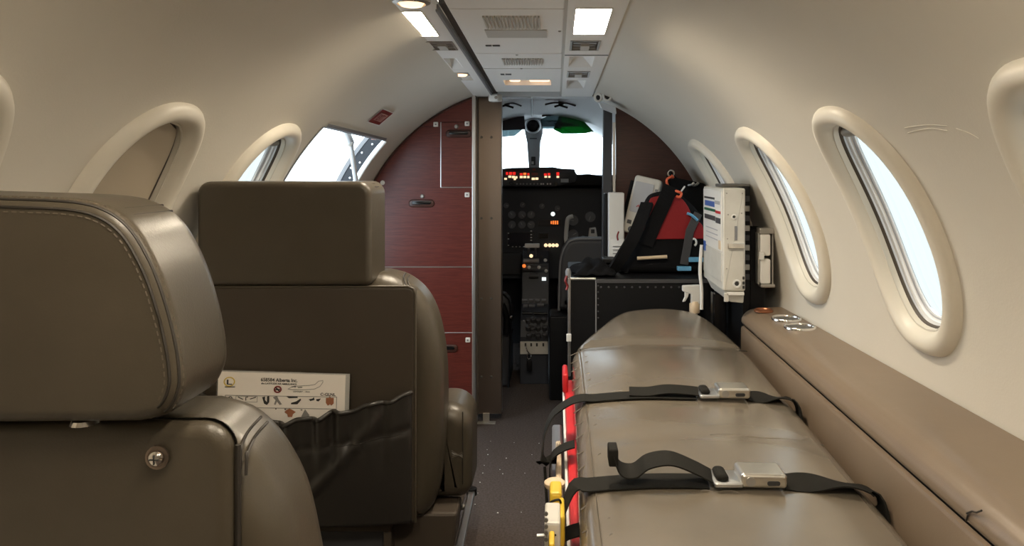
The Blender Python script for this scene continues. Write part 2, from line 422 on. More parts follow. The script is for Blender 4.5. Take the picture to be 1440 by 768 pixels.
# EXIT sign
sg = thing('exit_sign', 'small red exit placard on the cream wall above the entry door', 'sign', W(-1, 40, 2.29))
def onw(th, y, dr): return W(-1, th, y, dr)
e0, e1, f0, f1 = 38.0, 42.6, 2.215, 2.345
mb = MB(); mb.grid(lambda u, v: onw(e0+(e1-e0)*v, f0+(f1-f0)*u, .003), 6, 4); mb.build('plate', 'sign_red', sg, recalc=False)
mb = MB(); mb.grid(lambda u, v: onw(e0+1+(e1-e0-2)*v, f0+.022+(f1-f0-.044)*u, .0045), 6, 4); mb.build('face', 'sign_face', sg, recalc=False)
c = onw((e0+e1)/2, (f0+f1)/2, .0052); inward = Vector((0,0,AZ))+Vector((0,c.y,0))-c; inward.normalize()
xa = Vector((0,1,0)); ya = inward.cross(xa)
mt = Matrix((( xa.x, ya.x, inward.x, 0),(xa.y, ya.y, inward.y, 0),(xa.z, ya.z, inward.z, 0),(0,0,0,1)))
text('lettering', 'EXIT', .036, 'sign_red', sg, Matrix.Translation(c-ya*.013) @ mt, 'CENTER')
mb = MB()
for (ya0, ya1, ta, tb) in ((f0-.004, f1+.004, e0-.3, e0), (f0-.004, f1+.004, e1, e1+.3), (f0-.004, f0, e0, e1), (f1, f1+.004, e0, e1)):
    mb.grid(lambda u, v: onw(ta+(tb-ta)*v, ya0+(ya1-ya0)*u, .0035), 4, 1)
mb.build('border', 'white', sg, recalc=False)

# ------------------------------------------------------------------ floor, back wall, ceiling
mb = MB(); mb.grid(lambda u, v: Vector(((-.62+1.24*u), -1.6+6.0*v, 0)), 2, 8)
fl = mb.build('floor', 'carpet', recalc=False); tag(fl, 'dark brown carpeted aisle floor', 'floor', kind='structure')
mb = MB()
for px, py in ((703,661),(685,633),(686,640),(681,655),(679,666),(707,667),(738,666),(675,679),(672,694),(668,710),(690,621),(723,623),(758,624),(700,722),(733,721),(748,640),(712,645)):
    y = F*CZ/(py-VY); p = P(px, py, y); s_ = random.uniform(.0012, .003)
    mb.lathe((p.x, p.y, .001), [(s_, 0), (s_*.8, s_*.5), (0, s_*.7)], 6)
cr = mb.build('crumbs', 'crumb', smooth=40); tag(cr, 'tiny white crumbs scattered over the dark aisle carpet', 'crumbs', kind='stuff')
mb = MB(); R = RR(-1.6)+.01
mb.add([(R*math.sin(2*PI*k/48), -1.6, AZ+R*math.cos(2*PI*k/48)) for k in range(48)], [tuple(range(48))])
tag(mb.build('wall_back', 'cabin_liner', recalc=False), 'rear cabin bulkhead behind the photographer', 'wall', kind='structure')

ce = thing('ceiling', 'pale overhead panels running down the middle of the cabin', 'ceiling', (0, 1, 1.30), kind='structure')
def cslab(name, m, x0, x1, y0, y1, dz0, dz1, par=ce, bevel=.002):
    mb = MB(); a = [(x0,y0),(x1,y0),(x1,y1),(x0,y1)]
    n = 6; ys = [y0+(y1-y0)*k/n for k in range(n+1)]; vs = []
    for y in ys:
        for x, dz in ((x0,dz0),(x1,dz0),(x1,dz1),(x0,dz1)): vs.append((x, y, cz(y)+dz))
    fs = [(k*4+i, k*4+(i+1) % 4, (k+1)*4+(i+1) % 4, (k+1)*4+i) for k in range(n) for i in range(4)]+[(0,1,2,3), (n*4+3,n*4+2,n*4+1,n*4)]
    mb.add(vs, fs); return mb.build(name, m, par, bevel=bevel)
YE = 2.82
GL = -.150                                              # dark slot between the left strip and the middle panels
cslab('roof_skin', 'dark_grey', CEIL_L-.03, CEIL_R+.03, -1.6, YE+.06, .045, .06)
# service strips built around their openings so each lamp or vent sits in a real recess
def strip(name, x0, x1, holes, y0, y1):
    cur = y0
    for hx0, hx1, a, b in sorted(holes, key=lambda h: h[2]):
        if a > cur: cslab(name, 'headliner', x0, x1, cur, a, 0, .02, bevel=0)
        if hx0 > x0: cslab(name, 'headliner', x0, hx0, a, b, 0, .02, bevel=0)
        if hx1 < x1: cslab(name, 'headliner', hx1, x1, a, b, 0, .02, bevel=0)
        cur = b
    if y1 > cur: cslab(name, 'headliner', x0, x1, cur, y1, 0, .02, bevel=0)
LL = (-.243, -.196); RL = (.113, .188)
Lh = [(LL[0], LL[1], CY(15.5), CY(50)), (-.246, -.176, CY(58), CY(70)), (-.232, -.196, CY(82), CY(97)), (-.255, -.192, CY(102), CY(113))]
Rh = [(RL[0], RL[1], CY(11), CY(47.5)), (.110, .184, CY(57), CY(70.5)), (.112, .180, CY(79.5), CY(94.5)), (.110, .180, CY(100), CY(108.5)), (.112, .174, CY(113), CY(124.5))]
rear = [(.35, .62), (-.6, -.33)]
Lh2 = [(LL[0], LL[1], a, b) for a, b in rear]; Rh2 = [(RL[0], RL[1], a, b) for a, b in rear]
strip('service_strip', CEIL_L, GL-.014, Lh+Lh2, -1.6, YE)
strip('service_strip', .098, CEIL_R, Rh+Rh2, -1.6, YE)
cslab('service_joint', 'dark_grey', .099, CEIL_R, CY(77.2), CY(77.9), -.001, 0, bevel=0)
# middle panels
segs = [(-1.6, -.4), (-.395, .55), (.555, CY(15)), (CY(15.8), CY(77)), (CY(77.8), CY(98)), (CY(98.6), CY(130.5))]
for k, (a, b) in enumerate(segs):
    x0 = GL+.008
    if k == 5:      # the last panel carries the slot with the two small reading lamps
        ya, yb = CY(114.5), CY(121.5); hx = (P(709,118,CY(118)).x, P(775,118,CY(118)).x)
        cslab('middle_panel', 'headliner', x0, .092, a, ya, .004, .022, bevel=0); cslab('middle_panel', 'headliner', x0, .092, yb, b, .004, .022, bevel=0)
        cslab('middle_panel', 'headliner', x0, hx[0], ya, yb, .004, .022, bevel=0); cslab('middle_panel', 'headliner', hx[1], .092, ya, yb, .004, .022, bevel=0)
        cslab('lamp_slot', 'vent_metal', hx[0], hx[1], ya, yb, .024, .03, bevel=0)
    else: cslab('middle_panel', 'headliner', x0, .092, a, b, .004, .022)
mb = MB(); 
cslab('slot_rail', 'vent_dark', GL-.010, GL+.004, CY(13), YE, .012, .03, bevel=0)
cslab('panel_joint', 'headliner_dim', .0915, .0985, -1.6, YE, .003, .03, bevel=0)
cslab('slot_lip', 'mid_grey', GL-.016, GL-.011, CY(13), YE, -.004, .01, bevel=0)
for (pa, pb, xa_, xb_) in ((25, 42, P(680,33,CY(33)).x, P(761,33,CY(33)).x), (84, 92.5, P(706,88,CY(88)).x, P(763,88,CY(88)).x)):
    n = 16
    for k in range(n):
        x = xa_+(xb_-xa_)*(k+.5)/n; cslab('louvre', 'headliner_dim', x-.0016, x+.0016, CY(pa), CY(pb), .0005, .0045, bevel=0)
cslab('grille_plate', 'headliner_dim', P(684,50,CY(50)).x, P(769,50,CY(50)).x, CY(44), CY(54.5), .002, .0045, bevel=0)
for a, b, py in ((683,691,66),(693,703,66),(704,709,106),(711,719,106)):
    cslab('legend', 'dark_grey', P(a,py,CY(py)).x, P(b,py,CY(py)).x, CY(py-.6), CY(py+.6), .002, .0045, bevel=0)
for px, py in ((787,46),(727,79),(733,98)):
    p = P(px, py, CY(py)); mb = MB(); mb.lathe((p.x, p.y, cz(p.y)+.004), [(.004,0),(.003,-.002),(0,-.003)], 10); mb.build('screw', 'vent_metal', ce, smooth=40)
# recess wells for oxygen masks (pyramid shaped)
def well(x0, x1, y0, y1, ax, ay):
    z = lambda y: cz(y)
    mb = MB(); mb.add([(x0,y0,z(y0)),(x1,y0,z(y0)),(x1,y1,z(y1)),(x0,y1,z(y1)),(ax,ay,z(ay)+.03)], [(0,1,4),(1,2,4),(2,3,4),(3,0,4)])
    mb.build('well', 'headliner', ce, recalc=False)
h = Lh[2]; well(*h, h[0]+.006, h[2]+.05)
h = Rh[2]; well(*h, h[0]+.022, h[2]+.06); h = Rh[4]; well(*h, h[0]+.02, h[2]+.05)
# ceiling lamps
def ceiling_lamp(h, label, matname='lamp', grp=None):
    x0, x1, a, b = h; t = thing('ceiling_light', label, 'light', ((x0+x1)/2, (a+b)/2, cz((a+b)/2)+.004), grp)
    cslab('lens', matname, x0+.002, x1-.002, a+.003, b-.003, .010, .016, t, 0)
    for q in ((x0, x0+.002, a, b), (x1-.002, x1, a, b), (x0+.002, x1-.002, a, a+.003), (x0+.002, x1-.002, b-.003, b)):
        cslab('bezel', 'white', *q, -.002, .018, t, 0)
    return t
ceiling_lamp(Lh[0], 'bright slanted rectangular light in the ceiling strip over the seats')
ceiling_lamp(Rh[0], 'bright square light in the ceiling strip over the stretcher')
for h, lab in zip(Lh2+Rh2, ('cabin light over the seats just behind the photographer', 'cabin light over the seats far behind the photographer', 'cabin light over the stretcher just behind the photographer', 'cabin light over the stretcher far behind the photographer')): ceiling_lamp(h, lab, 'lamp_rear' if 'far' in lab else 'lamp_mid')
p = P(580, 1.2, CY(1.2)); t = thing('reading_light', 'round reading light at the top edge above the left seats', 'light', (p.x, p.y, cz(p.y)-.004))
mb = MB(); mb.lathe((p.x, p.y-.01, cz(p.y)), [(.036,0),(.036,-.006),(.027,-.009),(.027,-.004)], 24); mb.build('bezel', 'vent_metal', t, smooth=40)
mb = MB(); mb.lathe((p.x, p.y-.01, cz(p.y)), [(.0262,-.004),(.02,-.012),(0,-.015)], 24); mb.build('lens', 'lamp_warm', t, smooth=60)
h = Lh[3]; t = thing('reading_light', 'small glowing reading light beside the top of the red cabinet', 'light', ((h[0]+h[1])/2, (h[2]+h[3])/2, cz(2.5)))
cslab('well', 'vent_dark', *h, .016, .02, t, 0)
mb = MB(); xm = (h[0]+h[1])/2; ym = (h[2]+h[3])/2; mb.lathe((xm+.002, ym, cz(ym)+.006), [(.03,.01),(.03,.004),(.02,0)], 20); mb.build('bezel', 'vent_metal', t, smooth=40)
mb = MB(); mb.lathe((xm+.002, ym, cz(ym)+.002), [(.019,.004),(.014,-.001),(0,-.003)], 16); mb.build('lens', 'lamp_warm', t, smooth=60)
t = thing('map_light', 'pair of orange-lit lamps in the slot of the front ceiling panel', 'light', (-.03, CY(118), cz(2.6)))
for a, b in ((716,731),(744,773)):
    mb = MB(); y0_, y1_ = CY(116), CY(120.5); x0_, x1_ = P(a,118,CY(118)).x, P(b,118,CY(118)).x; zz = cz((y0_+y1_)/2)+.012
    mb.soft(rrect(x0_, x1_, y0_, y1_, .008, 4), zz, zz+.01, .003, XY, 3); mb.build('lens', 'lamp_warm', t, smooth=60)
def vent(h, label):
    x0, x1, a, b = h; ym = (a+b)/2
    t = thing('air_vent', label, 'vent', ((x0+x1)/2, ym, cz(ym))); cslab('well', 'vent_dark', x0, x1, a, b, .014, .02, t, 0)
    n = 4
    for k in range(n): 
        y = a+(b-a)*(k+.5)/n; cslab('slat', 'vent_metal', x0+.008, x1-.008, y-(b-a)*.07, y+(b-a)*.07, .002, .008, t, 0)
    for q in ((x0, x0+.005, a, b), (x1-.005, x1, a, b), (x0+.005, x1-.005, a, a+.006), (x0+.005, x1-.005, b-.006, b)): cslab('rim', 'vent_metal', *q, -.002, .012, t, 0)
    cslab('tab', 'headliner_dim', (x0+x1)/2-.01, (x0+x1)/2+.012, ym, b-.006, -.002, .004, t, 0)
vent(Lh[1], 'slatted air vent next to the slanted ceiling light')
vent(Rh[1], 'silver air vent just ahead of the square ceiling light')
vent(Rh[3], 'smaller silver air vent between two pyramid wells in the ceiling')
t = thing('ceiling_latch', 'small white latch at the front end of the dark ceiling slot', 'latch', P(686,128,2.78))
mb = MB(); mb.soft(rrect(-.022, .022, -.018, .018, .006, 4), 0, .028, .006, XY, 3)
mb.v = [Vector((-.150, 2.77, cz(2.77)-.026))+rotm('Z', -25).to_3x3() @ v for v in mb.v]; mb.build('body', 'white', t, smooth=50)
mb = MB(); mb.cyl((-.146, 2.745, cz(2.77)-.012), (-.146, 2.752, cz(2.77)-.012), .006); mb.build('button', 'vent_metal', t)

# ------------------------------------------------------------------ mahogany cabinet (front left) and dividers
YC = 2.80
cab = thing('galley_cabinet', 'red mahogany cabinet wall with flush doors and pull handles', 'cabinet', (-.45, YC+.05, 0))
Rc = RR(YC)-.004; XP = P(664, 300, YC).x
def arcpts(x_from, th1, R=Rc, n=40):
    th0 = math.asin(min(1, -x_from/R)); return [(-R*math.sin(th0+(th1-th0)*k/n), AZ+R*math.cos(th0+(th1-th0)*k/n)) for k in range(n+1)]
body = arcpts(XP, math.radians(143)); body += [(XP, body[-1][1])]
mb = MB(); mb.prism([(x, YC+.016, z) for x, z in body], (0, .09, 0)); mb.build('carcass', 'mahogany', cab)
def zpy(py): return CZ-(py-VY)*YC/F
def xpx(px): return CX+(px-VX)*YC/F
za, zb, zc_, zd, ze, zf = zpy(172), zpy(263.5), zpy(375.5), zpy(468), zpy(590), .005
xA = xpx(620); g = .0016; Ri = Rc-.002
def circx(z): return -math.sqrt(max(0, Ri*Ri-(z-AZ)**2))
def front(name, poly, m='mahogany'):
    mb = MB(); mb.prism([(x, YC, z) for x, z in poly], (0, .015, 0)); return mb.build(name, m, cab)
def arcbetween(z0, z1, n=20): return [(circx(z0+(z1-z0)*k/n), z0+(z1-z0)*k/n) for k in range(n+1)]
zt = AZ+math.sqrt(Ri**2-XP**2)
front('top_panel', [(XP, za+g), (XP, zt)]+[p for p in arcpts(XP, math.asin(0.999), Ri, 60) if p[1] > zpy(178)]+[(circx(zpy(178)), zpy(178)), (xA-g, zpy(178)), (xA-g, za+g)])
front('door', [(xA+g, zb+g), (XP, zb+g), (XP, za-g), (xA+g, za-g)])
dB = front('door', [(XP, zc_+g), (XP, zb-g), (xA-g, zb-g), (xA-g, zpy(178)-g)]+arcbetween(zpy(178)-g, zc_+g))
front('door', [(XP, zd+g), (XP, zc_-g)]+arcbetween(zc_-g, zd+g))
front('drawer', [(XP, ze+g), (XP, zd-g)]+arcbetween(zd-g, ze+g))
front('plinth', [(XP, .006), (XP, ze-g)]+arcbetween(ze-g, .03), 'dark_mahogany')
def trimbar(a, b, wd=.0022):
    mb = MB(); mb.tube([(a[0], YC-.0005, a[1]), (b[0], YC-.0005, b[1])], wd, 6); mb.build('trim', 'aluminium', cab)
trimbar((xA, za), (xA, zb)); trimbar((xA, zb), (XP, zb)); trimbar((circx(zc_)+.01, zc_), (XP, zc_)); trimbar((circx(zd)+.01, zd), (XP, zd))
def handle(px0, px1, py, knob=None):
    mb = MB(); z = zpy(py); x0, x1 = xpx(px0), xpx(px1)
    mb.soft(rrect(x0, x1, z-.015, z+.015, .014, 6), YC-.006, YC+.002, .005, XZ, 3); o = mb.build('handle', 'dark_mahogany', cab, smooth=50)
    mb = MB(); mb.soft(rrect(x0+.012, x1-.012, z-.004, z+.009, .006, 5), YC-.0085, YC-.005, .0015, XZ, 2); mb.build('finger_slot', 'black_gloss', o, smooth=50)
    if knob:
        p = (xpx(knob[0]), YC, zpy(knob[1])); mb = MB(); mb.lathe(p, [(.008,0),(.008,.005),(.005,.008),(0,.008)], 14, rotm('X', 90)); mb.build('lock', 'vent_metal', cab, smooth=40)
handle(627, 663, 188, (642, 178)); handle(575, 611, 286, (594, 276)); handle(608, 644, 490)
for px, py in ((613,175),(657,174),(657,274),(658,478)):
    mb = MB(); x, z = xpx(px), zpy(py); mb.soft(rrect(x-.009, x+.009, z-.009, z+.009, .003, 3), YC-.006, YC+.002, .002, XZ, 2); o = mb.build('push_latch', 'white', cab, smooth=50)
    mb = MB(); mb.box((x-.003, YC-.0075, z-.003), (x+.003, YC-.0055, z+.003)); mb.build('latch_button', 'mid_grey', o)
mb = MB(); mb.lathe((xpx(538), YC, zpy(257)), [(.009,0),(.008,.004),(0,.006)], 14, rotm('X', 90)); mb.build('cap', 'white', cab, smooth=40)
# edge moulding along the arch
mb = MB(); mb.tube([(x, YC-.002, z) for x, z in arcpts(XP, math.radians(100), RR(YC)-.006, 50)], .004, 6); mb.build('arch_moulding', 'dark_mahogany', cab, smooth=60)
t = thing('trim_post', 'polished aluminium post on the edge of the red cabinet', 'post', (P(667,0,YC).x, YC, 0), kind='structure')
mb = MB(); mb.box((XP+.0005, YC-.012, 0), (XP+.014, YC+.09, P(667,124,YC).z)); mb.build('post', 'aluminium', t, bevel=.002)
YD = 2.86
x0d, x1d = P(672,0,YD).x, P(705.5,0,YD).x
dv = thing('divider_panel', 'brushed bronze metal divider with rivets beside the aluminium post', 'panel', ((x0d+x1d)/2, YD, 0))
mb = MB(); mb.box((x0d, YD, .03), (x1d, YD+.05, P(0,130,YD).z)); mb.build('sheet', 'brushed', dv, bevel=.003)
mb = MB(); mb.box((x0d-.006, YD-.004, .03), (x0d+.004, YD+.03, P(0,132,YD).z)); mb.build('edge_strip', 'gasket', dv)
for py in (193, 307, 420, 530):
    for px in (677, 691):
        p = P(px, py, YD); mb = MB(); mb.lathe(p, [(.005,0),(.004,.0025),(0,.0035)], 10, rotm('X', 90)); mb.build('rivet', 'vent_dark', dv, smooth=40)
mb = MB(); mb.box((x0d+.02, YD-.008, 0), (x0d+.045, YD+.01, .035)); mb.box((x0d+.0, YD-.03, .0), (x0d+.07, YD-.008, .006)); mb.build('floor_bracket', 'vent_metal', dv, bevel=.001)
# right bulkhead
YB = 2.895; RB = RR(YB)+.002; xb = P(866, 0, YB).x
poly = [(xb, .0)]+[(xb, AZ+math.sqrt(RB**2-xb**2))]
th0 = math.asin(xb/RB); poly += [(RB*math.sin(th0+(math.radians(143)-th0)*k/40), AZ+RB*math.cos(th0+(math.radians(143)-th0)*k/40)) for k in range(1, 41)]
mb = MB(); mb.prism([(x, YB, z) for x, z in poly], (0, .03, 0)); tag(mb.build('wall_front', 'dark_mahogany'), 'dark wood bulkhead behind the medical equipment', 'wall', kind='structure')
cp = thing('doorway_post', 'dark grey post along the right of the cockpit doorway', 'post', (P(855,0,2.88).x, 2.88, 0))
mb = MB(); mb.prism([P(844,600,2.9), P(861,600,2.9), P(861,155,2.9), P(857,151,2.9), P(849,148,2.9)], (0, .05, 0)); mb.build('pillar', 'dark_grey', cp, bevel=.003)
mb = MB(); mb.box((P(862,0,2.88).x, 2.885, 0), (P(865.5,0,2.88).x, 2.90, P(0,172,2.88).z)); mb.build('edge_strip', 'aluminium', cp)
# bracket for oxygen mask at the top right of the doorway
bk = thing('wall_bracket', 'white moulded bracket with two round clips above the doorway post', 'bracket', P(845,128,2.74))
mb = MB(); a, b, c, d = P(833,118,2.72), P(860,124,2.72), P(858,131,2.72), P(831,129,2.72)
mb.prism([a, b, c, d], (0, .05, 0)); mb.build('plate', 'cockpit_grey', bk, bevel=.003)
for px, py, r in ((841,137,.012), (854,135,.014)):
    p = P(px, py, 2.71); mb = MB(); mb.tube([p+Vector((r*math.cos(2*PI*k/16), 0, r*1.2*math.sin(2*PI*k/16))) for k in range(16)], .0045, 8, True); mb.build('clip', 'white', bk, smooth=60)
    mb = MB(); mb.lathe(p+Vector((0,.012,0)), [(r*.8,0),(r*.8,.03)], 14, rotm('X', -90)); mb.build('clip_cup', 'dark_grey', bk)
mb = MB(); mb.prism([P(842,143,2.73), P(866,150,2.73), P(867,160,2.76), P(846,152,2.76)], (0, .04, 0)); mb.build('arm', 'cockpit_grey', bk, bevel=.002)
# closing frame between ceiling panels and cockpit lining
mb = MB(); zt_ = AZ+RR(2.86); xs = [-.232+.0232*k for k in range(21)]
mb.prism([(x, YE+.002, cz(YE)+.0) for x in xs]+[(x, YE+.002, AZ+math.sqrt((RR(2.82)+.004)**2-x*x)) for x in reversed(xs)], (0, .08, 0)); tag(mb.build('trim_3', 'cockpit_grey'), 'grey closing frame above the cockpit doorway', 'trim', kind='structure')
# header over the doorway
mb = MB(); mb.box((x0d, YE+.01, P(0,137,YD).z), (P(747,0,YD).x, YE+.03, cz(2.8)-.002)); tag(mb.build('trim_1', 'vent_dark', bevel=.002), 'dark strip over the left of the cockpit doorway', 'trim', kind='structure')
# cockpit shell
def RK(y): return .706-.035*(y-2.9)
mb = MB(); mb.grid(lambda u, v: Vector((RK(2.89+1.29*v)*math.sin(math.radians(-140+280*u)), 2.89+1.29*v, AZ+RK(2.89+1.29*v)*math.cos(math.radians(-140+280*u)))), 80, 8)
o = mb.build('wall_cockpit', 'cockpit_grey', smooth=60, recalc=False); tag(o, 'grey curved cockpit lining above the windshield', 'wall', kind='structure')
mb = MB(); p, q = P(748,134,3.0), P(748,165,3.9); mb.tube([(p.x, p.y, AZ+RK(p.y)-.004), (q.x, q.y, AZ+RK(q.y)-.004)], .004, 6); mb.build('lining_seam', 'dark_grey', o)
YW = 4.15; RW = RK(YW)+.003
ws = thing('window_10', 'bright windshield of the cockpit with a grey centre post', 'windshield', (0, YW, .9), kind='structure')
def chord(z): return math.sqrt(max(0, RW*RW-(z-AZ)**2))
zT, zB = P(0,178,YW).z, P(0,246,YW).z
mb = MB(); n = 14
tp = [(-chord(zT), YW, zT), (chord(zT), YW, zT)]; a1 = math.asin(chord(zT)/RW)
tp += [(RW*math.sin(a1-2*a1*k/n), YW, AZ+RW*math.cos(a1-2*a1*k/n)) for k in range(1, n)]
mb.prism(tp, (0, .03, 0)); mb.build('frame_top', 'cockpit_grey', ws)
mb = MB(); a0 = math.asin(chord(zB)/RW); a2 = PI-a0
bp = [(-chord(zB), YW, zB)]+[(-RW*math.sin(a0+(2*PI-2*a0)*k/30), YW, AZ+RW*math.cos(a0+(2*PI-2*a0)*k/30)) for k in range(1, 30)]+[(chord(zB), YW, zB)]
mb.prism(bp, (0, .03, 0)); mb.build('frame_bottom', 'black', ws)
for sx0, sx1 in ((P(620,0,YW).x, P(738,0,YW).x), (P(762,0,YW).x, P(900,0,YW).x)):
    mb = MB(); x0_ = max(sx0, -chord(zB)+.004); x1_ = min(sx1, chord(zB)-.004)
    mb.grid(lambda u, v: Vector((x0_+(x1_-x0_)*u, YW+.015, zB+(min(zT, AZ+math.sqrt(RW**2-(x0_+(x1_-x0_)*u)**2))-zB)*v)), 12, 2); mb.build('pane', 'clear', ws, recalc=False)
cpst = thing('trim_2', 'grey windshield centre post with a round black air outlet', 'post', P(750,240,4.08), kind='structure')
y = 4.06
mb = MB(); mb.prism([P(744,244,y), P(758,244,y), P(760,200,y), P(763,188,y), P(764,162,y), P(736,162,y), P(738,186,y), P(741,200,y)], (0, .06, 0)); mb.build('post', 'cockpit_grey', cpst, bevel=.006)
c = P(749.5, 177, y-.02); mb = MB(); mb.lathe(c, [(.044,-.03),(.044,.0),(.040,.008),(.034,.008),(.034,0)], 24, rotm('X', 90)); mb.build('outlet_ring', 'cockpit_grey', cpst, smooth=40)
mb = MB(); mb.lathe(c, [(.034,.002),(.026,.009),(.012,.012),(0,.010)], 20, rotm('X', 90)); mb.build('air_outlet', 'black', cpst, smooth=40)
mb = MB(); p = P(750, 226, y-.006); mb.box((p.x-.012, p.y, p.z-.025), (p.x+.012, p.y+.01, p.z+.022)); mb.build('placard', 'dark_grey', cpst, bevel=.002)
mb = MB(); p = P(749, 228, y-.012); mb.box((p.x-.006, p.y, p.z-.012), (p.x+.006, p.y+.008, p.z+.004)); mb.build('switch', 'white', cpst)
mb = MB(); mb.box((P(745,0,y).x, y-.004, P(0,195.5,y).z), (P(755,0,y).x, y, P(0,194.2,y).z)); mb.build('slot', 'dark_grey', cpst)
# sun visors
v1 = thing('sun_visor', 'green tinted sun visor folded down on the right windshield', 'visor', P(797,162,3.86))
mb = MB(); pl = [P(761,166,3.9), P(775,161,3.9), P(800,160,3.88), P(818,163,3.86), P(834,184,3.84), P(822,188,3.84), P(790,188,3.86), P(778,183,3.88), P(764,182,3.9)]
mb.prism([P(788,160,3.88), P(812,161,3.86), P(835,185,3.84), P(823,187.5,3.84), P(806,188,3.86), P(790,188,3.87), P(778,182,3.88)], (0, .006, 0)); mb.build('tinted_sheet', 'green_tint', v1, bevel=.001)
mb = MB(); mb.prism([P(760,168,3.9), P(772,162,3.9), P(790,160.5,3.9), P(790,181,3.9), P(762,181,3.9)], (0, .006, 0)); mb.build('grey_sheet', 'smoke_tint', v1, bevel=.001)
mb = MB(); mb.tube([P(762,163,3.86), P(790,159.5,3.85), P(815,160.5,3.84)], .005, 8); mb.build('hinge_rod', 'dark_grey', v1, smooth=60)
mb = MB(); mb.lathe(P(803.5,162,3.83), [(.006,0),(.004,.004),(0,.005)], 10, rotm('X', 90)); mb.build('knob', 'lit_orange', v1, smooth=60)
v2 = thing('sun_visor', 'dark sun visor folded down over the left windshield', 'visor', P(720,166,3.88))
mb = MB(); mb.prism([P(690,165,3.88), P(737,162,3.88), P(739,182,3.88), P(690,184,3.88)], (0, .008, 0)); mb.build('sheet', 'dark_grey', v2, bevel=.002)
mb = MB(); mb.prism([P(690,184,3.89), P(736,181,3.89), P(724,191,3.89), P(690,194,3.89)], (0, .005, 0)); mb.build('edge_flap', 'smoke_tint', v2, bevel=.001)
for px, lab in ((713, 'dark winged bracket on the left of the cockpit ceiling'), (789, 'dark winged bracket on the right of the cockpit ceiling')):
    b_ = thing('visor_bracket', lab, 'bracket', P(px,146,3.3))
    mb = MB(); mb.tube(smooth_path([P(px-22,147,3.3), P(px-10,144.5,3.28), P(px,145,3.27), P(px+10,145.5,3.28), P(px+20,149,3.3)], 4), .004, 6); mb.build('bar', 'dark_grey', b_, smooth=60)
    mb = MB(); p = P(px, 145, 3.28); mb.box((p.x-.012, p.y-.01, p.z-.008), (p.x+.012, p.y+.014, p.z+.018)); mb.build('mount', 'black', b_, bevel=.003)
    mb = MB(); mb.tube([P(px-9,150,3.28), P(px-2,148,3.27), P(px+9,151.5,3.28)], .005, 6); mb.build('clip', 'black', b_, smooth=60)
    mb = MB(); mb.cyl((p.x, p.y, p.z+.01), (p.x, p.y, AZ+math.sqrt(RK(p.y)**2-p.x**2)+.002), .008); mb.build('stem', 'dark_grey', b_)

# glareshield and instrument panel
gs = thing('glareshield', 'black glareshield under the windshield with red warning lights', 'glareshield', P(775,262,3.86))
y = 3.86
mb = MB(); mb.prism([P(690,250,y), P(690,240,y), P(806,238,y), P(812,246,y), P(830,245,y), P(845,247,y), P(905,252,y), P(905,261,y), P(690,261,y)], (0, .29, 0)); mb.build('hood', 'black', gs, bevel=.004)
mb = MB(); mb.prism([P(700,262,y-.03), P(700,238,y-.03), P(720,236,y-.03), P(778,235,y-.03), P(788,237,y-.03), P(808,238,y-.03), P(811,250,y-.03), P(809,256,y-.03), P(780,262,y-.03)], (0, .04, 0)); mb.build('annunciator_panel', 'panel_black', gs, bevel=.003)
def blk(px, py, w_, h_, m, name, y=y-.033, par=gs):
    mb = MB(); a = P(px-w_/2, py-h_/2, y); b = P(px+w_/2, py+h_/2, y); mb.box((a.x, y-.003, b.z), (b.x, y+.003, a.z)); return mb.build(name, m, par)
for px, py, w_, h_, m in ((713,244,3,4,'lit_red'),(718,244,4,4,'lit_red'),(723,244,4,4,'lit_red'),(717,248.5,4,3,'lit_amber'),(722,249,4,3.2,'lit_amber'),(726,249.5,3,3,'lit_amber'),(711,251.5,3.5,2.5,'lit_amber'),(724,252,3,2.2,'lit_amber'),
        (733,245,4,3,'lit_red'),(738,244.5,4,3,'lit_orange'),(743,245,3,3,'lit_red'),(733,249,4,3,'lit_amber'),(738,249,4,3,'lit_amber'),(743,249,3,3,'lit_amber'),
        (752,245,9,4,'sign_red'),(750,251.5,4.5,3,'lit_amber'),(755,251.3,4,3,'lit_amber'),(767,245.5,4,3.2,'lit_red'),(772,245,3.5,3.2,'lit_red'),(767.5,248.7,3.5,2.4,'lit_amber'),(772.5,248.7,3,2.4,'lit_amber'),
        (784.5,244.5,4,4.5,'lit_red'),(784.5,248.8,3.6,2.6,'lit_amber'),(751,238.5,4,3,'sign_red')):
    blk(px, py, w_, h_, m, 'warning_light')
blk(794, 247, 11, 4, 'dark_grey', 'warning_light'); blk(794, 254, 11, 5, 'cockpit_grey', 'placard')
for k, px in enumerate((727,732,736,741,746,751,756,761,764,770,774)): blk(px, 258.7, 2.2, 2.2, 'white' if k > 6 else 'mid_grey', 'switch')
for px in (719, 782):
    mb = MB(); mb.lathe(P(px,258.5,y-.03), [(.009,0),(.008,.014),(0,.014)], 14, rotm('X', 90)); mb.build('knob', 'black_gloss', gs, smooth=40)
ip = thing('instrument_panel', 'black cockpit instrument panel crowded with dials and displays', 'panel', P(770,400,4.0))
YI = 4.0
mb = MB(); mb.box((-.5, YI, P(0,392,YI).z), (.5, YI+.08, P(0,264,YI).z)); mb.build('panel', 'panel_black', ip, bevel=.004)
def dial(px, py, r_px, par=ip, y=YI, m='black_gloss'):
    p = P(px, py, y); r = r_px*y/F
    mb = MB(); mb.lathe(p, [(r,0),(r,.008),(r*.86,.010),(r*.82,.004)], 20, rotm('X', 90)); g = mb.build('gauge', 'mid_grey', par, smooth=40)
    mb = MB(); mb.lathe(p, [(r*.82,.003),(0,.003)], 20, rotm('X', 90)); mb.build('dial_face', m, g)
    mb = MB(); a = random.uniform(0, 6); mb.box((-.0008, -.0045, -r*.1), (.0008, -.004, r*.7)); R = rotm('Y', math.degrees(a)).to_3x3(); mb.v = [p+R @ v for v in mb.v]; mb.build('needle', 'white', g)
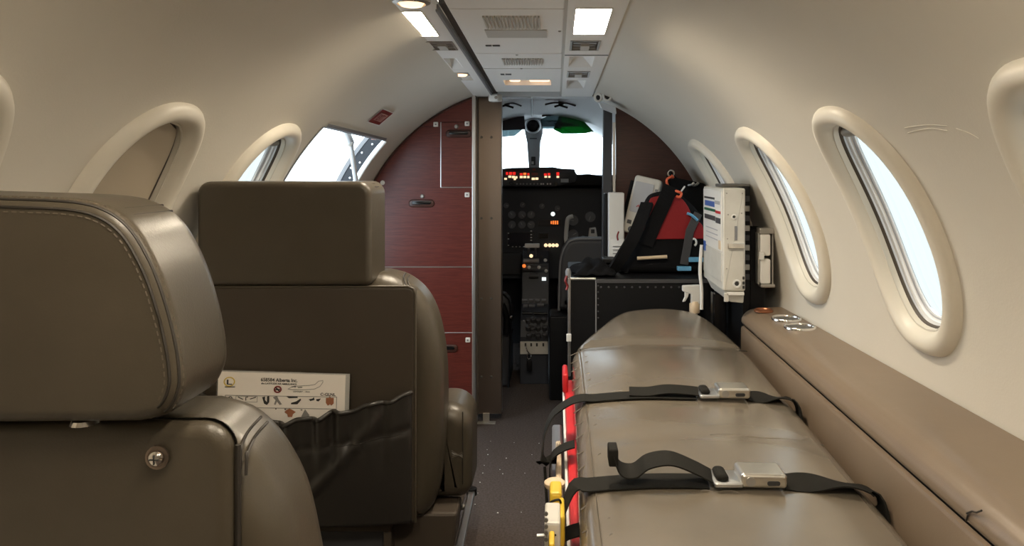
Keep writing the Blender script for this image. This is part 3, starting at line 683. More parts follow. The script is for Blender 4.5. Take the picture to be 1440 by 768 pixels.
for px in (720, 734, 747):
    for py in (302, 316): dial(px, py, 5.6)
for px, py in ((712,289),(735,288),(762,290),(784,293)): dial(px, py, 4)
for px, py in ((806,310),(806,330),(830,305)): dial(px, py, 7.5)
def display(px0, px1, py0, py1, y=YI, m='lit_screen', name='display', par=ip):
    a = P(px0, py0, y); b = P(px1, py1, y); mb = MB(); mb.box((a.x, y-.010, b.z), (b.x, y+.004, a.z)); o = mb.build(name, 'dark_grey', par, bevel=.002)
    mb = MB(); mb.box((a.x+.006, y-.0125, b.z+.005), (b.x-.006, y-.009, a.z-.005)); mb.build('screen', m, o); return o
display(713, 751, 326, 348); d_ = display(756, 790, 308, 318); 
for k in range(4): blk(775.3+k*2.9, 313, 2.0, 5 if k else 4, 'lit_orange', 'digit', YI-.013, d_)
display(757, 772, 327, 336, m='black_gloss')
for py in (328, 336, 345): blk(715, py, 2, 1.4, 'white', 'key', YI-.012, ip)
for px in (721, 726, 731, 737): blk(px, 347, 2.2, 1.6, 'white', 'key', YI-.012, ip)
for py in (325, 330, 334, 338): blk(747, py, 2.4, 1.8, 'white', 'key', YI-.014, ip)
mb = MB(); mb.lathe(P(777.5,301,YI), [(.012,0),(.010,.006),(0,.009)], 14, rotm('X', 90)); mb.build('indicator', 'lit_white', ip, smooth=60)
for px in (767.5, 773, 778, 783): 
    mb = MB(); mb.lathe(P(px,345,YI-.004), [(.010,0),(.008,.008),(0,.010)], 12, rotm('X', 90)); mb.build('indicator', 'lit_amber', ip, smooth=60)
for px, py in ((710,375),(715,368),(720,375),(725,368),(730,376),(713,383),(722,383),(730,383)):
    mb = MB(); mb.lathe(P(px,py,YI), [(.007,0),(.005,.014),(0,.014)], 10, rotm('X', 90)); mb.build('knob', 'mid_grey', ip, smooth=40)
for px, m in ((728.5,'lit_amber'),):
    mb = MB(); mb.lathe(P(px,360,YI-.004), [(.010,0),(.008,.008),(0,.010)], 12, rotm('X', 90)); mb.build('indicator', m, ip, smooth=60)
# bluish lower subpanel
mb = MB(); a, b = P(700,356,YI-.03), P(734,386,YI-.03); mb.box((a.x-.2, YI-.03, b.z), (b.x, YI-.004, a.z)); mb.build('switch_panel', 'dark_grey', ip, bevel=.002)
# control wheel (right seat)
yk = thing('control_yoke', 'pale grey control yoke in front of the right pilot seat', 'yoke', P(808,345,3.75))
mb = MB(); mb.tube(smooth_path([P(806,346,3.72), P(798,343,3.72), P(796,335,3.72), P(797,318,3.72), P(799,307,3.72), P(806,304,3.72)], 5), .011, 10); mb.build('grip', 'white', yk, smooth=60)
mb = MB(); mb.tube(smooth_path([P(798,343,3.72), P(808,347,3.72), P(822,341,3.72), P(836,343,3.72)], 5), .013, 10); mb.build('wheel_bar', 'dark_grey', yk, smooth=60)
mb = MB(); mb.prism([P(826,344,3.68), P(829,321,3.68), P(838,320,3.68), P(842,344,3.68)], (0, .03, 0)); mb.build('hub', 'white', yk, bevel=.004)
mb = MB(); mb.box((P(831,0,3.68).x, 3.674, P(0,328,3.68).z), (P(836,0,3.68).x, 3.68, P(0,322.5,3.68).z)); mb.build('emblem', 'dark_grey', yk)
mb = MB(); mb.cyl(P(820,343,3.72), P(820,335,3.985), .014); mb.build('column', 'dark_grey', yk)
# centre pedestal
pd = thing('control_pedestal', 'black centre pedestal with thrust levers and radio knobs', 'pedestal', P(752,575,3.45))
xl, xr = P(733,0,3.5).x, P(772,0,3.5).x
prof = [(3.36, 0), (3.36, .215), (3.40, .285), (3.52, .335), (3.60, .52), (3.68, .57), (3.80, .575), (3.95, .55), (3.95, 0)]
mb = MB(); mb.prism([(xl, a, b) for a, b in prof], (xr-xl, 0, 0)); mb.build('body', 'panel_black', pd, bevel=.004)
mb = MB(); mb.box((xl+.002, 3.345, P(0,498,3.35).z), (xr-.002, 3.358, P(0,480.5,3.35).z)); kp = mb.build('key_plate', 'device_white', pd, bevel=.002)
for px in (739,747,755,764):
    mb = MB(); mb.box((P(px-1.2,0,3.345).x, 3.341, P(0,487,3.345).z), (P(px+1.2,0,3.345).x, 3.347, P(0,482.5,3.345).z)); mb.build('slot', 'ink', kp)
def on_ped(px, py):     # front slope of the pedestal seen at this place
    best = None
    for (a0, b0), (a1, b1) in zip(prof[1:-2], prof[2:-1]):
        for k in range(40):
            y_ = a0+(a1-a0)*k/40; z_ = b0+(b1-b0)*k/40
            e = abs(VY-F*(z_-CZ)/y_-py)
            if best is None or e < best[0]: best = (e, y_, z_)
    return Vector((CX+(px-VX)*best[1]/F, best[1]-.004, best[2]+.002))
for px, py in ((743,452),(750,451),(757,452),(765,451),(743,462),(749,464),(757,462),(766,462),(744,473),(750,470),(757,474),(766,472)):
    p = on_ped(px, py); mb = MB(); mb.lathe(p, [(.013,-.006),(.012,.014),(.006,.017),(0,.017)], 12, rotm('X', 35)); mb.build('knob', 'dark_grey', pd, smooth=40)
for px, py, w_ in ((738,424,8),(747,423,7),(756,424,7),(765,423,7),(739,431,6),(748,431,8),(760,430,9)):
    p = on_ped(px, py); mb = MB(); mb.obox(p, (w_*3.5/F, .012, .014), rotm('X', 35)); mb.build('button_row', 'mid_grey', pd, bevel=.001)
for x0_, x1_, py in ((734.5,749,441),(751,770,442)):
    p = on_ped((x0_+x1_)/2, py); mb = MB(); mb.obox(p, ((x1_-x0_)*3.45/F, .008, .02), rotm('X', 50)); mb.build('radio_face', 'black_gloss', pd, bevel=.001)
p = on_ped(765, 393); mb = MB(); mb.obox(p, (.02, .01, .013), rotm('X', 20)); mb.build('lit_button', 'lit_white', pd)
mb = MB(); mb.tube([P(750,396,3.58), P(748,415,3.55)], .013, 10, r1=.009); mb.build('trim_lever', 'cockpit_grey', pd, smooth=60)
mb = MB(); mb.tube([P(744,388,3.56), P(757,388,3.56)], .012, 10); mb.build('trim_grip', 'dark_grey', pd, smooth=60)
for px in (743, 753):
    mb = MB(); mb.tube([P(px,366,3.66), P(px+.5,350,3.62)], .006, 8); lv = mb.build('thrust_lever', 'aluminium', pd, smooth=60)
    mb = MB(); a = P(px-5,348,3.62); b = P(px+6,342.5,3.62); mb.soft(rrect(a.x, b.x, b.z-(b.z-a.z), b.z, .004, 3), 3.60, 3.635, .004, XZ, 3) if False else mb.box((a.x, 3.60, a.z), (b.x, 3.635, b.z)); mb.build('lever_knob', 'white', lv, bevel=.004)
    mb = MB(); mb.tube([P(px-7,367,3.6), P(px+5,367,3.6)], .012, 10); mb.build('reverser_grip', 'mid_grey', pd, smooth=60)
mb = MB(); mb.tube([P(735,378,3.58), P(770,378,3.58)], .016, 12); mb.build('quadrant_roll', 'dark_grey', pd, smooth=60)
for px, py, m in ((737,374,'lit_orange'),(767,366,'white'),(747,360,'lit_amber'),(762,361,'dark_grey'),(744,376,'white'),(758,376,'white'),(768,381,'white'),(769,408,'mid_grey')):
    mb = MB(); mb.lathe(P(px,py,3.56), [(.009,0),(.007,.008),(0,.01)], 10, rotm('X', 90)); mb.build('indicator', m, pd, smooth=60)
t = thing('key_ring', 'bunch of keys hanging from the plate on the pedestal', 'keys', P(741,520,3.33))
mb = MB(); c = P(744,497,3.33); mb.tube([P(739,487,3.335), P(741,493,3.325), c], .003, 6); mb.build('key', 'chrome', t, smooth=60)
mb = MB(); mb.tube([P(744,501,3.33)+Vector((.009*math.cos(k*PI/8), 0, .013*math.sin(k*PI/8))) for k in range(16)], .002, 6, True); mb.build('ring', 'chrome', t, smooth=60)
mb = MB(); mb.soft(rrect(-.012, .012, -.05, 0, .006, 4), 0, .008, .003, XZ, 3); q = P(744.5,507,3.325); mb.v = [q+v for v in mb.v]; mb.build('fob', 'black', t, smooth=50)
# side console / low black box right of pedestal
mb = MB(); a = P(772.5,440,3.2); b = P(799,600,3.2); mb.soft(rrect(a.x, b.x+.3, 0, a.z, .01, 3), 3.12, 3.3, .006, XZ, 3); tag(mb.build('seat_pedestal', 'black', smooth=50), 'black box under the right pilot seat', 'box')
mb = MB(); mb.box((P(708,0,3.3).x-.19, 3.42, 0), (P(716,0,3.3).x, 3.62, .2)); tag(mb.build('seat_pedestal', 'black', bevel=.004), 'black box under the left pilot seat', 'box')
# cockpit seats
cs = thing('pilot_seat', 'grey right pilot seat with a piped backrest', 'seat', P(830,445,3.2))
ol = smooth_path([P(784,436,3.2), P(785,400,3.2), P(787,365,3.2), P(794,345,3.2), P(806,336,3.2), P(840,335,3.2), P(880,336,3.2), P(892,360,3.2), P(894,436,3.2)], 5)
mb = MB(); mb.soft([(v.x, v.z) for v in ol], 3.2, 3.30, .025, XZ, 5); mb.build('backrest', 'dark_grey', cs, smooth=60, wn=True)
mb = MB(); mb.tube([v+Vector((.006, .012, -.004)) for v in ol], .006, 6); mb.build('piping', 'mid_grey', cs, smooth=60)
mb = MB(); mb.soft(rrect(P(784,0,3.2).x, .46, 3.2, 3.6, .03, 4), .362, .44, .03, XY, 4); mb.build('seat', 'dark_grey', cs, smooth=60)
cs = thing('pilot_seat', 'dark left pilot seat half hidden by the divider', 'seat', P(690,540,3.3))
ol = smooth_path([P(640,545,3.3), P(640,415,3.3), P(700,413,3.3), P(713,418,3.3), P(718,432,3.3), P(718,480,3.3), P(716,545,3.3)], 5)
mb = MB(); mb.soft([(v.x, v.z) for v in ol], 3.3, 3.40, .025, XZ, 5); mb.build('backrest', 'dark_grey', cs, smooth=60, wn=True)
mb = MB(); mb.tube([v+Vector((-.004, .012, -.004)) for v in ol[8:]], .005, 6); mb.build('piping', 'black', cs, smooth=60)
mb = MB(); mb.tube([P(706,428,3.28), P(713,445,3.28), P(712,470,3.28)], .014, 8); mb.build('belt_pad', 'black', cs, smooth=60)
mb = MB(); p = P(717,446,3.29); mb.box((p.x-.012, p.y-.006, p.z-.006), (p.x+.012, p.y+.006, p.z+.006)); mb.build('belt_buckle', 'chrome', cs, bevel=.002)
mb = MB(); mb.soft(rrect(-.4, P(716,0,3.3).x, 3.3, 3.7, .03, 4), .22, .32, .03, XY, 4); mb.build('seat', 'dark_grey', cs, smooth=60)

# ------------------------------------------------------------------ leather seats
def dashes(mb, path, step, ln, wd, hh, nrm):
    # row of stitches along a path
    acc = 0; last = Vector(path[0])
    for a, b in zip(path, path[1:]):
        a = Vector(a); b = Vector(b); L = (b-a).length; t = (b-a).normalized() if L > 1e-6 else None
        if t is None: continue
        s_ = step-acc
        while s_ < L:
            c = a+t*s_; q = t.cross(nrm).normalized(); h = nrm.normalized()
            vs = [c+t*i*ln/2+q*j*wd/2+h*k*hh for i, j, k in ((-1,-1,-.6),(1,-1,-.6),(1,1,-.6),(-1,1,-.6),(-1,-1,.5),(1,-1,.5),(1,1,.5),(-1,1,.5))]
            mb.add(vs, [(0,3,2,1),(4,5,6,7),(0,1,5,4),(1,2,6,5),(2,3,7,6),(3,0,4,7)]); s_ += step
        acc = (acc+L) % step
BACK_OUT = [(-.285,.762),(-.245,.750),(-.208,.722),(-.183,.68),(-.168,.625),(-.160,.56),(-.158,.47),(-.162,.38),(-.175,.29),(-.20,.255)]
NEAR_OUT = [(-.305,.722),(-.272,.712),(-.246,.692),(-.225,.664),(-.206,.626),(-.193,.574),(-.182,.50),(-.178,.40),(-.18,.30),(-.20,.255)]
def seat(yb, label, near):
    t = thing('cabin_seat', label, 'seat', (-.41, yb+.25, 0))
    right = smooth_path([Vector((x, z)) .to_3d() for x, z in (NEAR_OUT if near else BACK_OUT)], 4); rgt = [(v.x, v.y) for v in right]
    tz = .722 if near else .762; left = [(-.62, .255), (-.655, .30), (-.662, .5), (-.662, tz-.06), (-.65, tz-.017), (-.62, tz)]
    # cushion core (wraps round the shell)
    mb = MB(); mb.soft(rgt+left, yb+.012, yb+.155, .05, XZ, 6, r0=.042); mb.build('backrest', 'leather', t, smooth=70, wn=True)
    # back shell panel
    rc = .03 if near else .014
    mb = MB(); mb.soft(rrect(-.655, -.212 if not near else -.243, .255,   .738 if not near else .730, rc, 6, (rc, .01, .01, .012)), yb, yb+.03, .006 if not near else .02, XZ, 4, r0=(.006 if not near else .016))
    sh = mb.build('back_shell', 'shell_vinyl' if not near else 'leather', t, smooth=60, wn=True)
    if not near:
        mb = MB(); mb.tube([(-.655, yb+.003, .7385), (-.226, yb+.003, .7385), (-.2155, yb+.003, .734), (-.2115, yb+.003, .724), (-.2115, yb+.003, .26)], .003, 8); mb.build('shell_piping', 'leather', t, smooth=60)
    # headrest
    x0, x1 = -.650, -.298; z0, z1 = .738, .952
    if near:
        rs_ = smooth_path([Vector(p) for p in ((-.325,.736,0),(-.296,.744,0),(-.283,.766,0),(-.282,.79,0),(-.288,.825,0),(-.299,.864,0),(-.312,.895,0),(-.329,.922,0),(-.352,.940,0),(-.385,.949,0),(-.45,.952,0))], 5)
        ol = [(v.x, v.y) for v in rs_]+[(-.52,.954),(-.60,.953),(-.632,.945),(-.648,.92),(-.652,.85),(-.650,.77),(-.640,.745),(-.62,.736),(-.45,.735)]
        y0_, y1_ = yb-.022, yb+.108
        mb = MB(); mb.soft(ol, y0_, y1_, .040, XZ, 8, r0=.014); hd = mb.build('headrest', 'leather', t, smooth=75, wn=True)
        # twin needle seam along the edge of the back face, and a gusset seam over the top corner
        side = [(v.x, v.y) for v in rs_[5:]]+[(-.52,.954),(-.60,.953)]
        def inset(d, ww):
            out = []
            for i, (u, v) in enumerate(side):
                a_, b_ = side[max(i-1, 0)], side[min(i+1, len(side)-1)]; tx, tz_ = b_[0]-a_[0], b_[1]-a_[1]; L = math.hypot(tx, tz_)
                out.append(Vector((u-tz_/L*d, ww, v+tx/L*d)))
            return out
        rb_ = .014
        yo = lambda d: y0_+rb_*(1-math.sqrt(max(0, 1-((rb_-min(d, rb_))/rb_)**2)))
        for d, ww in ((.0105, yo(.0105)), (.0035, yo(.0035))):
            mb = MB(); mb.tube(inset(d, ww), .0015, 6); mb.build('seam', 'seam', hd, smooth=60)
        for d, ww in ((.0150, yo(.015)), (.0012, yo(.0012))):
            mb = MB(); dashes(mb, inset(d, ww), .0078, .0046, .0013, .0009, Vector((.3, -1, .3))); o = mb.build('stitching', 'thread', hd); o['kind'] = 'stuff'
        for off in (0, .009):
            gx = -.352+off*1.1; gz = .9370-.0062*(off/.009)
            pts = [Vector((gx, y0_+.010, gz-.003)), Vector((gx+.001, y0_+.020, gz+.0005))]+[Vector((gx+.001, y0_+.030+k*.010, gz+.001)) for k in range(8)]
            mb = MB(); mb.tube(pts, .0015, 6); mb.build('seam', 'seam', hd, smooth=60)
    else:
        ol = rrect(x0, x1, z0+.004, z1, .022, 6, (.026, .024, .016, .014))
        y0_, y1_ = yb-.012, yb+.105
        def fx(u, v, ww): return (u+(.0 if ww < yb+.02 else .012*math.sin(PI*min(1, (ww-yb)/.10)))*(1 if u > -.4 else 0), ww, v)
        mb = MB(); mb.soft(ol, y0_, y1_, .03, fx, 6, r0=.013); hd = mb.build('headrest', 'leather', t, smooth=75, wn=True)
        for off in (0, .007):
            mb = MB(); mb.tube([Vector(fx(x1-.0185+off, z1-.006-off*.9+.0006, y0_+.006+k*.010+.004*(k > 0))) for k in range(7)], .0012, 6); mb.build('seam', 'seam', hd, smooth=60)
    # bolster seams
    y_s = yb+.03
    bx = [(-.262,.7545),(-.25,.7515),(-.226,.737)]
    if near:
        # double seam over the shoulder where panel meets bolster
        for off in (0, .008):
            pts = [(-.2395+off*.5, yb+.012+off*.6, .680-off), (-.2405+off*.5, yb+.016+off*.6, .700-off*.9), (-.246+off*.8, yb+.028, .692-off*.7), (-.250+off*.9, yb+.045, .6965-off*.7), (-.2535+off*.9, yb+.07, .6995-off*.7), (-.2555+off*.9, yb+.105, .7005-off*.7)]
            mb = MB(); mb.tube(smooth_path(pts, 5), .0017, 6); mb.build('seam', 'seam', t, smooth=60)
        mb = MB(); mb.tube([(-.2405, yb+.010, .705), (-.2405, yb+.010, .26)], .003, 6); mb.build('seam', 'seam', t, smooth=60)
        c = P(222, 643, yb-.002); mb = MB(); mb.lathe(c, [(.0115,0),(.0115,.002),(.009,.0025),(.0085,.0015)], 20, rotm('X', 90)); sc = mb.build('screw_cup', 'brushed', t, smooth=40)
        mb = MB(); mb.lathe(c, [(.0075,.001),(.0068,.005),(.004,.007),(0,.0075)], 20, rotm('X', 90)); s2 = mb.build('screw', 'chrome', t, smooth=40)
        mb = MB(); mb.box((c.x-.0045, c.y-.0082, c.z-.0006), (c.x+.0045, c.y-.006, c.z+.0006)); mb.box((c.x-.0006, c.y-.0082, c.z-.0045), (c.x+.0006, c.y-.006, c.z+.0045)); mb.build('cross_slot', 'ink', s2)
        c = P(119, 595.5, yb-.004); mb = MB(); mb.lathe(c, [(.013,0),(.011,.004),(0,.006)], 20); mb.build('release_button', 'chrome', t, smooth=40)
    else:
        for off in (0, .008):
            pts = [(-.232+off, yb+.020, .733-off*.8), (-.240+off, yb+.036, .748-off*.7), (-.246+off, yb+.06, .7515-off*.6), (-.25+off, yb+.10, .752-off*.6)]
            mb = MB(); mb.tube(smooth_path(pts, 5), .0014, 6); mb.build('seam', 'seam', t, smooth=60)
    # seat cushion and base
    mb = MB(); mb.soft(rrect(-.645, -.165, .20, .335, .04, 6), yb+.13, yb+.56, .05, XZ, 6); mb.build('seat_cushion', 'leather', t, smooth=70, wn=True)
    if not near:
        mb = MB(); mb.soft(rrect(-.20, -.108, .262, .468, .03, 6, (.05, .03, .02, .03)), yb+.09, yb+.25, .035, XZ, 6); so = mb.build('side_bolster', 'leather', t, smooth=70, wn=True)
        mb = MB(); mb.tube([(-.126, yb+.0915, .455-.012*k) for k in range(14)], .0014, 6); mb.build('seam', 'seam', so, smooth=60)
        for k in range(5):
            mb = MB(); mb.tube([(-.150+.006*q, yb+.0905, .372-.005*k+.004*q*(k-2)*.5) for q in range(5)], .0016, 5); mb.build('crease', 'leather', so, smooth=60)
    mb = MB(); mb.prism([(-.62, yb+.045, 0), (-.20, yb+.045, 0), (-.165, yb+.045, .13), (-.138, yb+.045, .19), (-.132, yb+.045, .258), (-.62, yb+.045, .258)], (0, .085, 0)); mb.prism([(-.60, yb+.13, 0), (-.20, yb+.13, 0), (-.165, yb+.13, .13), (-.145, yb+.13, .185), (-.60, yb+.13, .185)], (0, .40, 0)); bs = mb.build('base', 'base_vinyl', t, bevel=.006)
    x0_, x1_, z0_, z1_ = -.60, -.262, .03, .252
    for q in (((x0_, yb+.010, z1_-.016), (x1_, yb+.046, z1_)), ((x1_-.016, yb+.010, z0_), (x1_, yb+.046, z1_-.016))):
        mb = MB(); mb.box(*q); mb.build('rear_frame', 'base_vinyl', bs, bevel=.003)
    mb = MB(); mb.box((x0_, yb+.03, z0_), (x1_-.018, yb+.046, z1_-.018)); mb.build('rear_tray', 'dark_grey', bs)
    mb = MB(); mb.obox((-.137, yb+.20, .150), (.018, .34, .016), rotm('X', 4)); br = mb.build('slide_rail', 'aluminium', t, bevel=.003)
    mb = MB(); mb.lathe((-.137, yb+.365, .162), [(.013,-.006),(.013,.010),(0,.012)], 12); mb.build('rail_end', 'black', br, smooth=40)
    mb = MB(); mb.cyl((-.165, yb+.12, .145), (-.137, yb+.12, .145), .007); mb.cyl((-.165, yb+.30, .155), (-.137, yb+.30, .155), .007); mb.build('rail_pin', 'vent_metal', br)
    return t
seat(.72, 'nearest olive-brown leather seat with stitched headrest and a chrome screw', True)
s2 = seat(1.50, 'olive-brown leather seat with safety card in its back pocket', False)
# pocket on the back of the forward seat
yb = 1.50
def ztop(u):
    x = -.655+.437*u
    pts = [(-.655,.535),(-.58,.50),(-.50,.482),(-.45,.482),(-.37,.497),(-.30,.510),(-.218,.527)]
    for (a, b), (c, d) in zip(pts, pts[1:]):
        if x <= c+1e-6: return b+(d-b)*(x-a)/(c-a)
    return pts[-1][1]
def pocket(u, v):
    x = -.655+.437*u; zt_ = ztop(u); z0_ = .262; vv = v; z = z0_+(zt_-z0_)*vv
    bul = math.sin(PI*min(1, u*1.0))**.6*(.020+.024*vv) if 0 < u < 1 else 0
    gath = (.0075*math.sin(46*u+2*math.sin(9*u)+2*(1-vv))+.005*math.sin(83*u+1))*max(0, (vv-.35)/.65)**1.1*math.sin(PI*u)**.4
    fold = .010*math.exp(-((u-.93+.55*(1-vv))**2)/.0012)*min(1, 3*(1-vv))*min(1, vv*4)
    hem = -.003*math.exp(-((vv-.72)**2)/.0006)
    return Vector((x, yb-.004-bul-gath-fold-hem*1.5, z+.004*math.sin(40*u)*vv**6))
mb = MB(); mb.grid(pocket, 110, 40); pk = mb.build('seat_pocket', 'pocket_leather', s2, smooth=70, recalc=False)
md = pk.modifiers.new('s', 'SOLIDIFY'); md.thickness = .003; md.offset = 0
mb = MB(); mb.tube([pocket(k/110, .985)+Vector((0,-.001,0)) for k in range(111)], .0046, 7); mb.build('elastic_hem', 'pocket_leather', pk, smooth=60)
mb = MB(); mb.tube([pocket(k/110, .70)+Vector((0,-.0012,0)) for k in range(4, 107)], .0012, 5); mb.build('hem_seam', 'seam', pk, smooth=60)

# safety card
card = thing('safety_card', 'white laminated aircraft safety card in the seat back pocket', 'card', (-.475, yb-.018, .36))
CM = Matrix.Translation(P(304, 520, yb-.014)) @ rotm('Y', 1.6) @ rotm('X', 90)       # card plane: x right, y up, z towards the cabin rear
def cbox(name, m, x0, x1, y0, y1, z0, z1, par=card):
    mb = MB(); mb.box((x0, y0, z0), (x1, y1, z1)); mb.v = [CM @ v for v in mb.v]; return mb.build(name, m, par)
CW = .272
cbox('sheet', 'paper', .004, CW-.012, -.20, -.004, -.0015, -.0005)
mb = MB(); ol = rrect(0, CW, -.205, 0, .008, 4); mb.prism([CM @ Vector((u, v, -.003)) for u, v in ol], CM.to_3x3() @ Vector((0,0,.0008))); mb.build('laminate', 'lamination', card)
cbox('back_sheet', 'white', .008, CW-.004, -.20, -.002, -.0036, -.0032)
k_ = CW/191.0                                # metres per photo pixel on the card
def cx(px): return (px-304)*k_
def cy(py, px=304): return -(py-520-(px-304)*.030)*k_
def ct(name, s, px, py, size, m='ink', al='LEFT'): text(name, s, size, m, card, CM @ Matrix.Translation((cx(px), cy(py, px), 0)), al)
def ctxt_w(name, s, px0, px1, py, hpx, m='ink'):
    o = text(name, s, 1, m, card, Matrix(), 'LEFT', local=True, off=.018)
    xs = [v.co.x for v in o.data.vertices]; ys = [v.co.y for v in o.data.vertices]
    sx = (cx(px1)-cx(px0))/(max(xs)-min(xs)); sy = hpx*k_/(max(ys)-min(ys))
    o.data.transform(Matrix.Translation(-ORG[card.name]) @ CM @ Matrix.Translation((cx(px0), cy(py, px0), 0)) @ Matrix.Diagonal((sx, sy, .6/1, 1)) @ Matrix.Translation((-min(xs), -min(ys), 0)))
ctxt_w('lettering', '658584 Alberta Inc.', 367.5, 419, 536.5, 5)
ctxt_w('lettering', 'dba LATITUDE AIR AMBULANCE', 368, 418, 540.6, 2.4)
ctxt_w('lettering', 'C-GLNL', 452, 473.5, 557, 4)
ctxt_w('lettering', 'LEARJET - 35A', 413.5, 437, 552.2, 2)
ctxt_w('logo_letter', 'L', 319.5, 327, 541, 7)
def cline(name, pts, r, m='ink', closed=False): 
    mb = MB(); mb.tube([CM @ Vector((cx(a), cy(b, a), .0002)) for a, b in pts], r, 5, closed); mb.build(name, m, card)
cline('logo_ring', [(323+7.3*math.cos(k*PI/12), 537+6.2*math.sin(k*PI/12)) for k in range(24)], .0011, 'gold_ink', True)
cline('logo_bar', [(317,544.3),(331,544.3)], .0009)
cline('no_smoking_ring', [(391.5+4.6*math.cos(k*PI/10), 548+4.2*math.sin(k*PI/10)) for k in range(20)], .0016, 'sign_red', True)
cline('no_smoking_bar', [(388.5,545),(394.5,551)], .0012, 'ink'); cline('cigarette', [(388.5,548.5),(394.5,548)], .0012, 'ink')
cline('aircraft_drawing', [(406,547.5),(411,544.5),(417,543.5),(436,542.5),(444,541),(449,536.5),(455,535.5),(455,538),(451,544),(444,547.5),(432,548.5),(414,548.5),(406,547.5)], .0005, 'grey_ink')
cline('aircraft_drawing', [(411,544.5),(417,543.5),(416,545)], .0008, 'ink'); cline('aircraft_drawing', [(420,545.5),(426,545)], .0007, 'ink')
for a, b in (((318,556),(475,556)), ((318,573),(475,573)), ((318,556),(318,640)), ((475,556),(475,640)), ((318,564.5),(332,564.5))): cline('table_rule', [(q[0], q[1]+.018*(q[0]-318)) for q in (a, b)], .0006, 'grey_ink')
for a, b in (((333,557),(363,557)), ((333,565),(363,565)), ((333,557),(333,565)), ((363,557),(363,565))): cline('table_rule', [(q[0], q[1]+.018*(q[0]-318)) for q in (a, b)], .0004, 'grey_ink')
cline('pictogram', [(325+2.6*math.cos(k*PI/6), 560.5+2.6*math.sin(k*PI/6)) for k in range(12)], .0008, 'ink', True); cline('pictogram', [(323.5,559.5),(326.5,561.5)], .0008)
cline('pictogram', [(336,558.5),(343,562)], .0009); cline('pictogram', [(347,563.5),(347,559),(350,558.5)], .0009); cline('pictogram', [(353,561.5),(361,559)], .0009)
def cpoly(pts, m):
    mb = MB(); mb.prism([CM @ Vector((cx(a), cy(b, a), 0)) for a, b in pts], CM.to_3x3() @ Vector((0,0,.0004))); mb.build('pictogram', m, card)
cpoly([(370,559),(374,558),(374,563),(377,566),(377,558),(380,557),(380,566),(377,570),(373,568)], 'ink')
cpoly([(385,559),(391,557),(393,562),(398,569),(395,570),(391,565),(389,570),(387,569),(389,563)], 'grey_ink')
cpoly([(404,558),(420,558),(420,560),(408,560.5)], 'ink'); cpoly([(411,567),(418,565),(424,561),(425,563),(420,569),(411,569)], 'ink')
cpoly([(436,562),(441,561),(443,559),(444,563),(438,564.5)], 'ink'); cpoly([(446,562),(453,561),(450,565),(447,564.5)], 'ink')
cpoly([(460,560),(464,560),(465,557),(467,560),(471,560),(471,568),(468,571),(466,569),(463,571),(460,567)], 'skin_ink')
cpoly([(402,580),(405,577),(409,575),(413,577),(418,580),(414,583),(413,587),(407,587),(406,583)], 'skin_ink'); cpoly([(426,586),(429,580),(431,576),(433,579),(437,584),(437,588),(427,588)], 'grey_ink')
cline('pictogram', [(402,576),(404,576)], .001); cline('pictogram', [(425,577),(427,577)], .001); cline('pictogram', [(389,575.5),(390.5,575.5)], .001)

# ------------------------------------------------------------------ stretcher
def mz(y): return .462+.05*(y-1.0)
strt = thing('stretcher', 'grey-brown padded ambulance stretcher along the right side', 'stretcher', (.345, 1.2, 0))
hl = smooth_path([Vector(p) for p in ((.118,1.90,0),(.122,1.97,0),(.150,2.05,0),(.196,2.14,0),(.245,2.23,0),(.30,2.28,0),(.38,2.305,0),(.45,2.305,0),(.505,2.285,0),(.540,2.23,0),(.562,2.13,0),(.578,2.03,0),(.584,1.95,0),(.585,1.85,0))], 5)
ol = [(.568,.25),(.574,.6),(.581,1.0),(.584,1.5)]+[(v.x, v.y) for v in reversed(hl)]+[(.116,1.5),(.108,1.0),(.104,.6),(.100,.25)]
def mat_f(u, v, ww):
    # ww: 0 bottom .. .075 top; gentle crown plus dips at the seams
    k = ww/.075
    edge = min(1, max(0, min(u-.10, .592-u)/.20)); crown = -.002+.015*math.sin(PI/2*edge)+.006*edge*(math.sin(PI*(v-1.185)/.39)**2 if 1.185 < v < 1.965 else math.sin(PI*(v-1.97)/.5) if v > 1.97 else math.sin(PI*(v-.7)/.485) if v > .7 else 0)
    dip = -.006*math.exp(-((v-1.97)/.018)**2)-.003*math.exp(-((v-1.37)/.02)**2)
    return Vector((u, v, mz(v)-.087+ww+(crown+dip)*k+.014*max(0, (v-1.97))/.3*k))
# top surface as a fine grid inside the outline, sides as a rounded skirt
mb = MB(); mb.soft(ol, 0, .075, .030, mat_f, 6, r0=.012)
top = mb.f.pop(); 
bmx = bmesh.new(); tv = [bmx.verts.new(mb.v[i]) for i in top]
ftop = bmx.faces.new(tv); bmx.faces.ensure_lookup_table()
# slice the top cap crosswise and lengthwise so that it can follow the crown
for axis, vals in ((1, [.30+.0205*k for k in range(99)]), (0, [.14+.03*k for k in range(16)])):
    for val in vals:
        co = Vector((0,0,0)); co[axis] = val; no = Vector((0,0,0)); no[axis] = 1
        bmesh.ops.bisect_plane(bmx, geom=list(bmx.verts)+list(bmx.edges)+list(bmx.faces), plane_co=co, plane_no=no, dist=1e-6)
for v in bmx.verts:
    if not any(e.is_boundary for e in v.link_edges): v.co = mat_f(v.co.x, v.co.y, .075)
    else: pass
bmesh.ops.triangulate(bmx, faces=bmx.faces)
bmx.verts.ensure_lookup_table(); bmx.verts.index_update()
mb.add([v.co.copy() for v in bmx.verts], [tuple(v.index for v in f.verts) for f in bmx.faces]); bmx.free()
ma = mb.build('mattress', 'stretcher_vinyl', strt, recalc=False)
bm = bmesh.new(); bm.from_mesh(ma.data); bmesh.ops.remove_doubles(bm, verts=bm.verts, dist=.0006); bmesh.ops.recalc_face_normals(bm, faces=bm.faces); bm.to_mesh(ma.data); bm.free(); ma.data.shade_smooth()
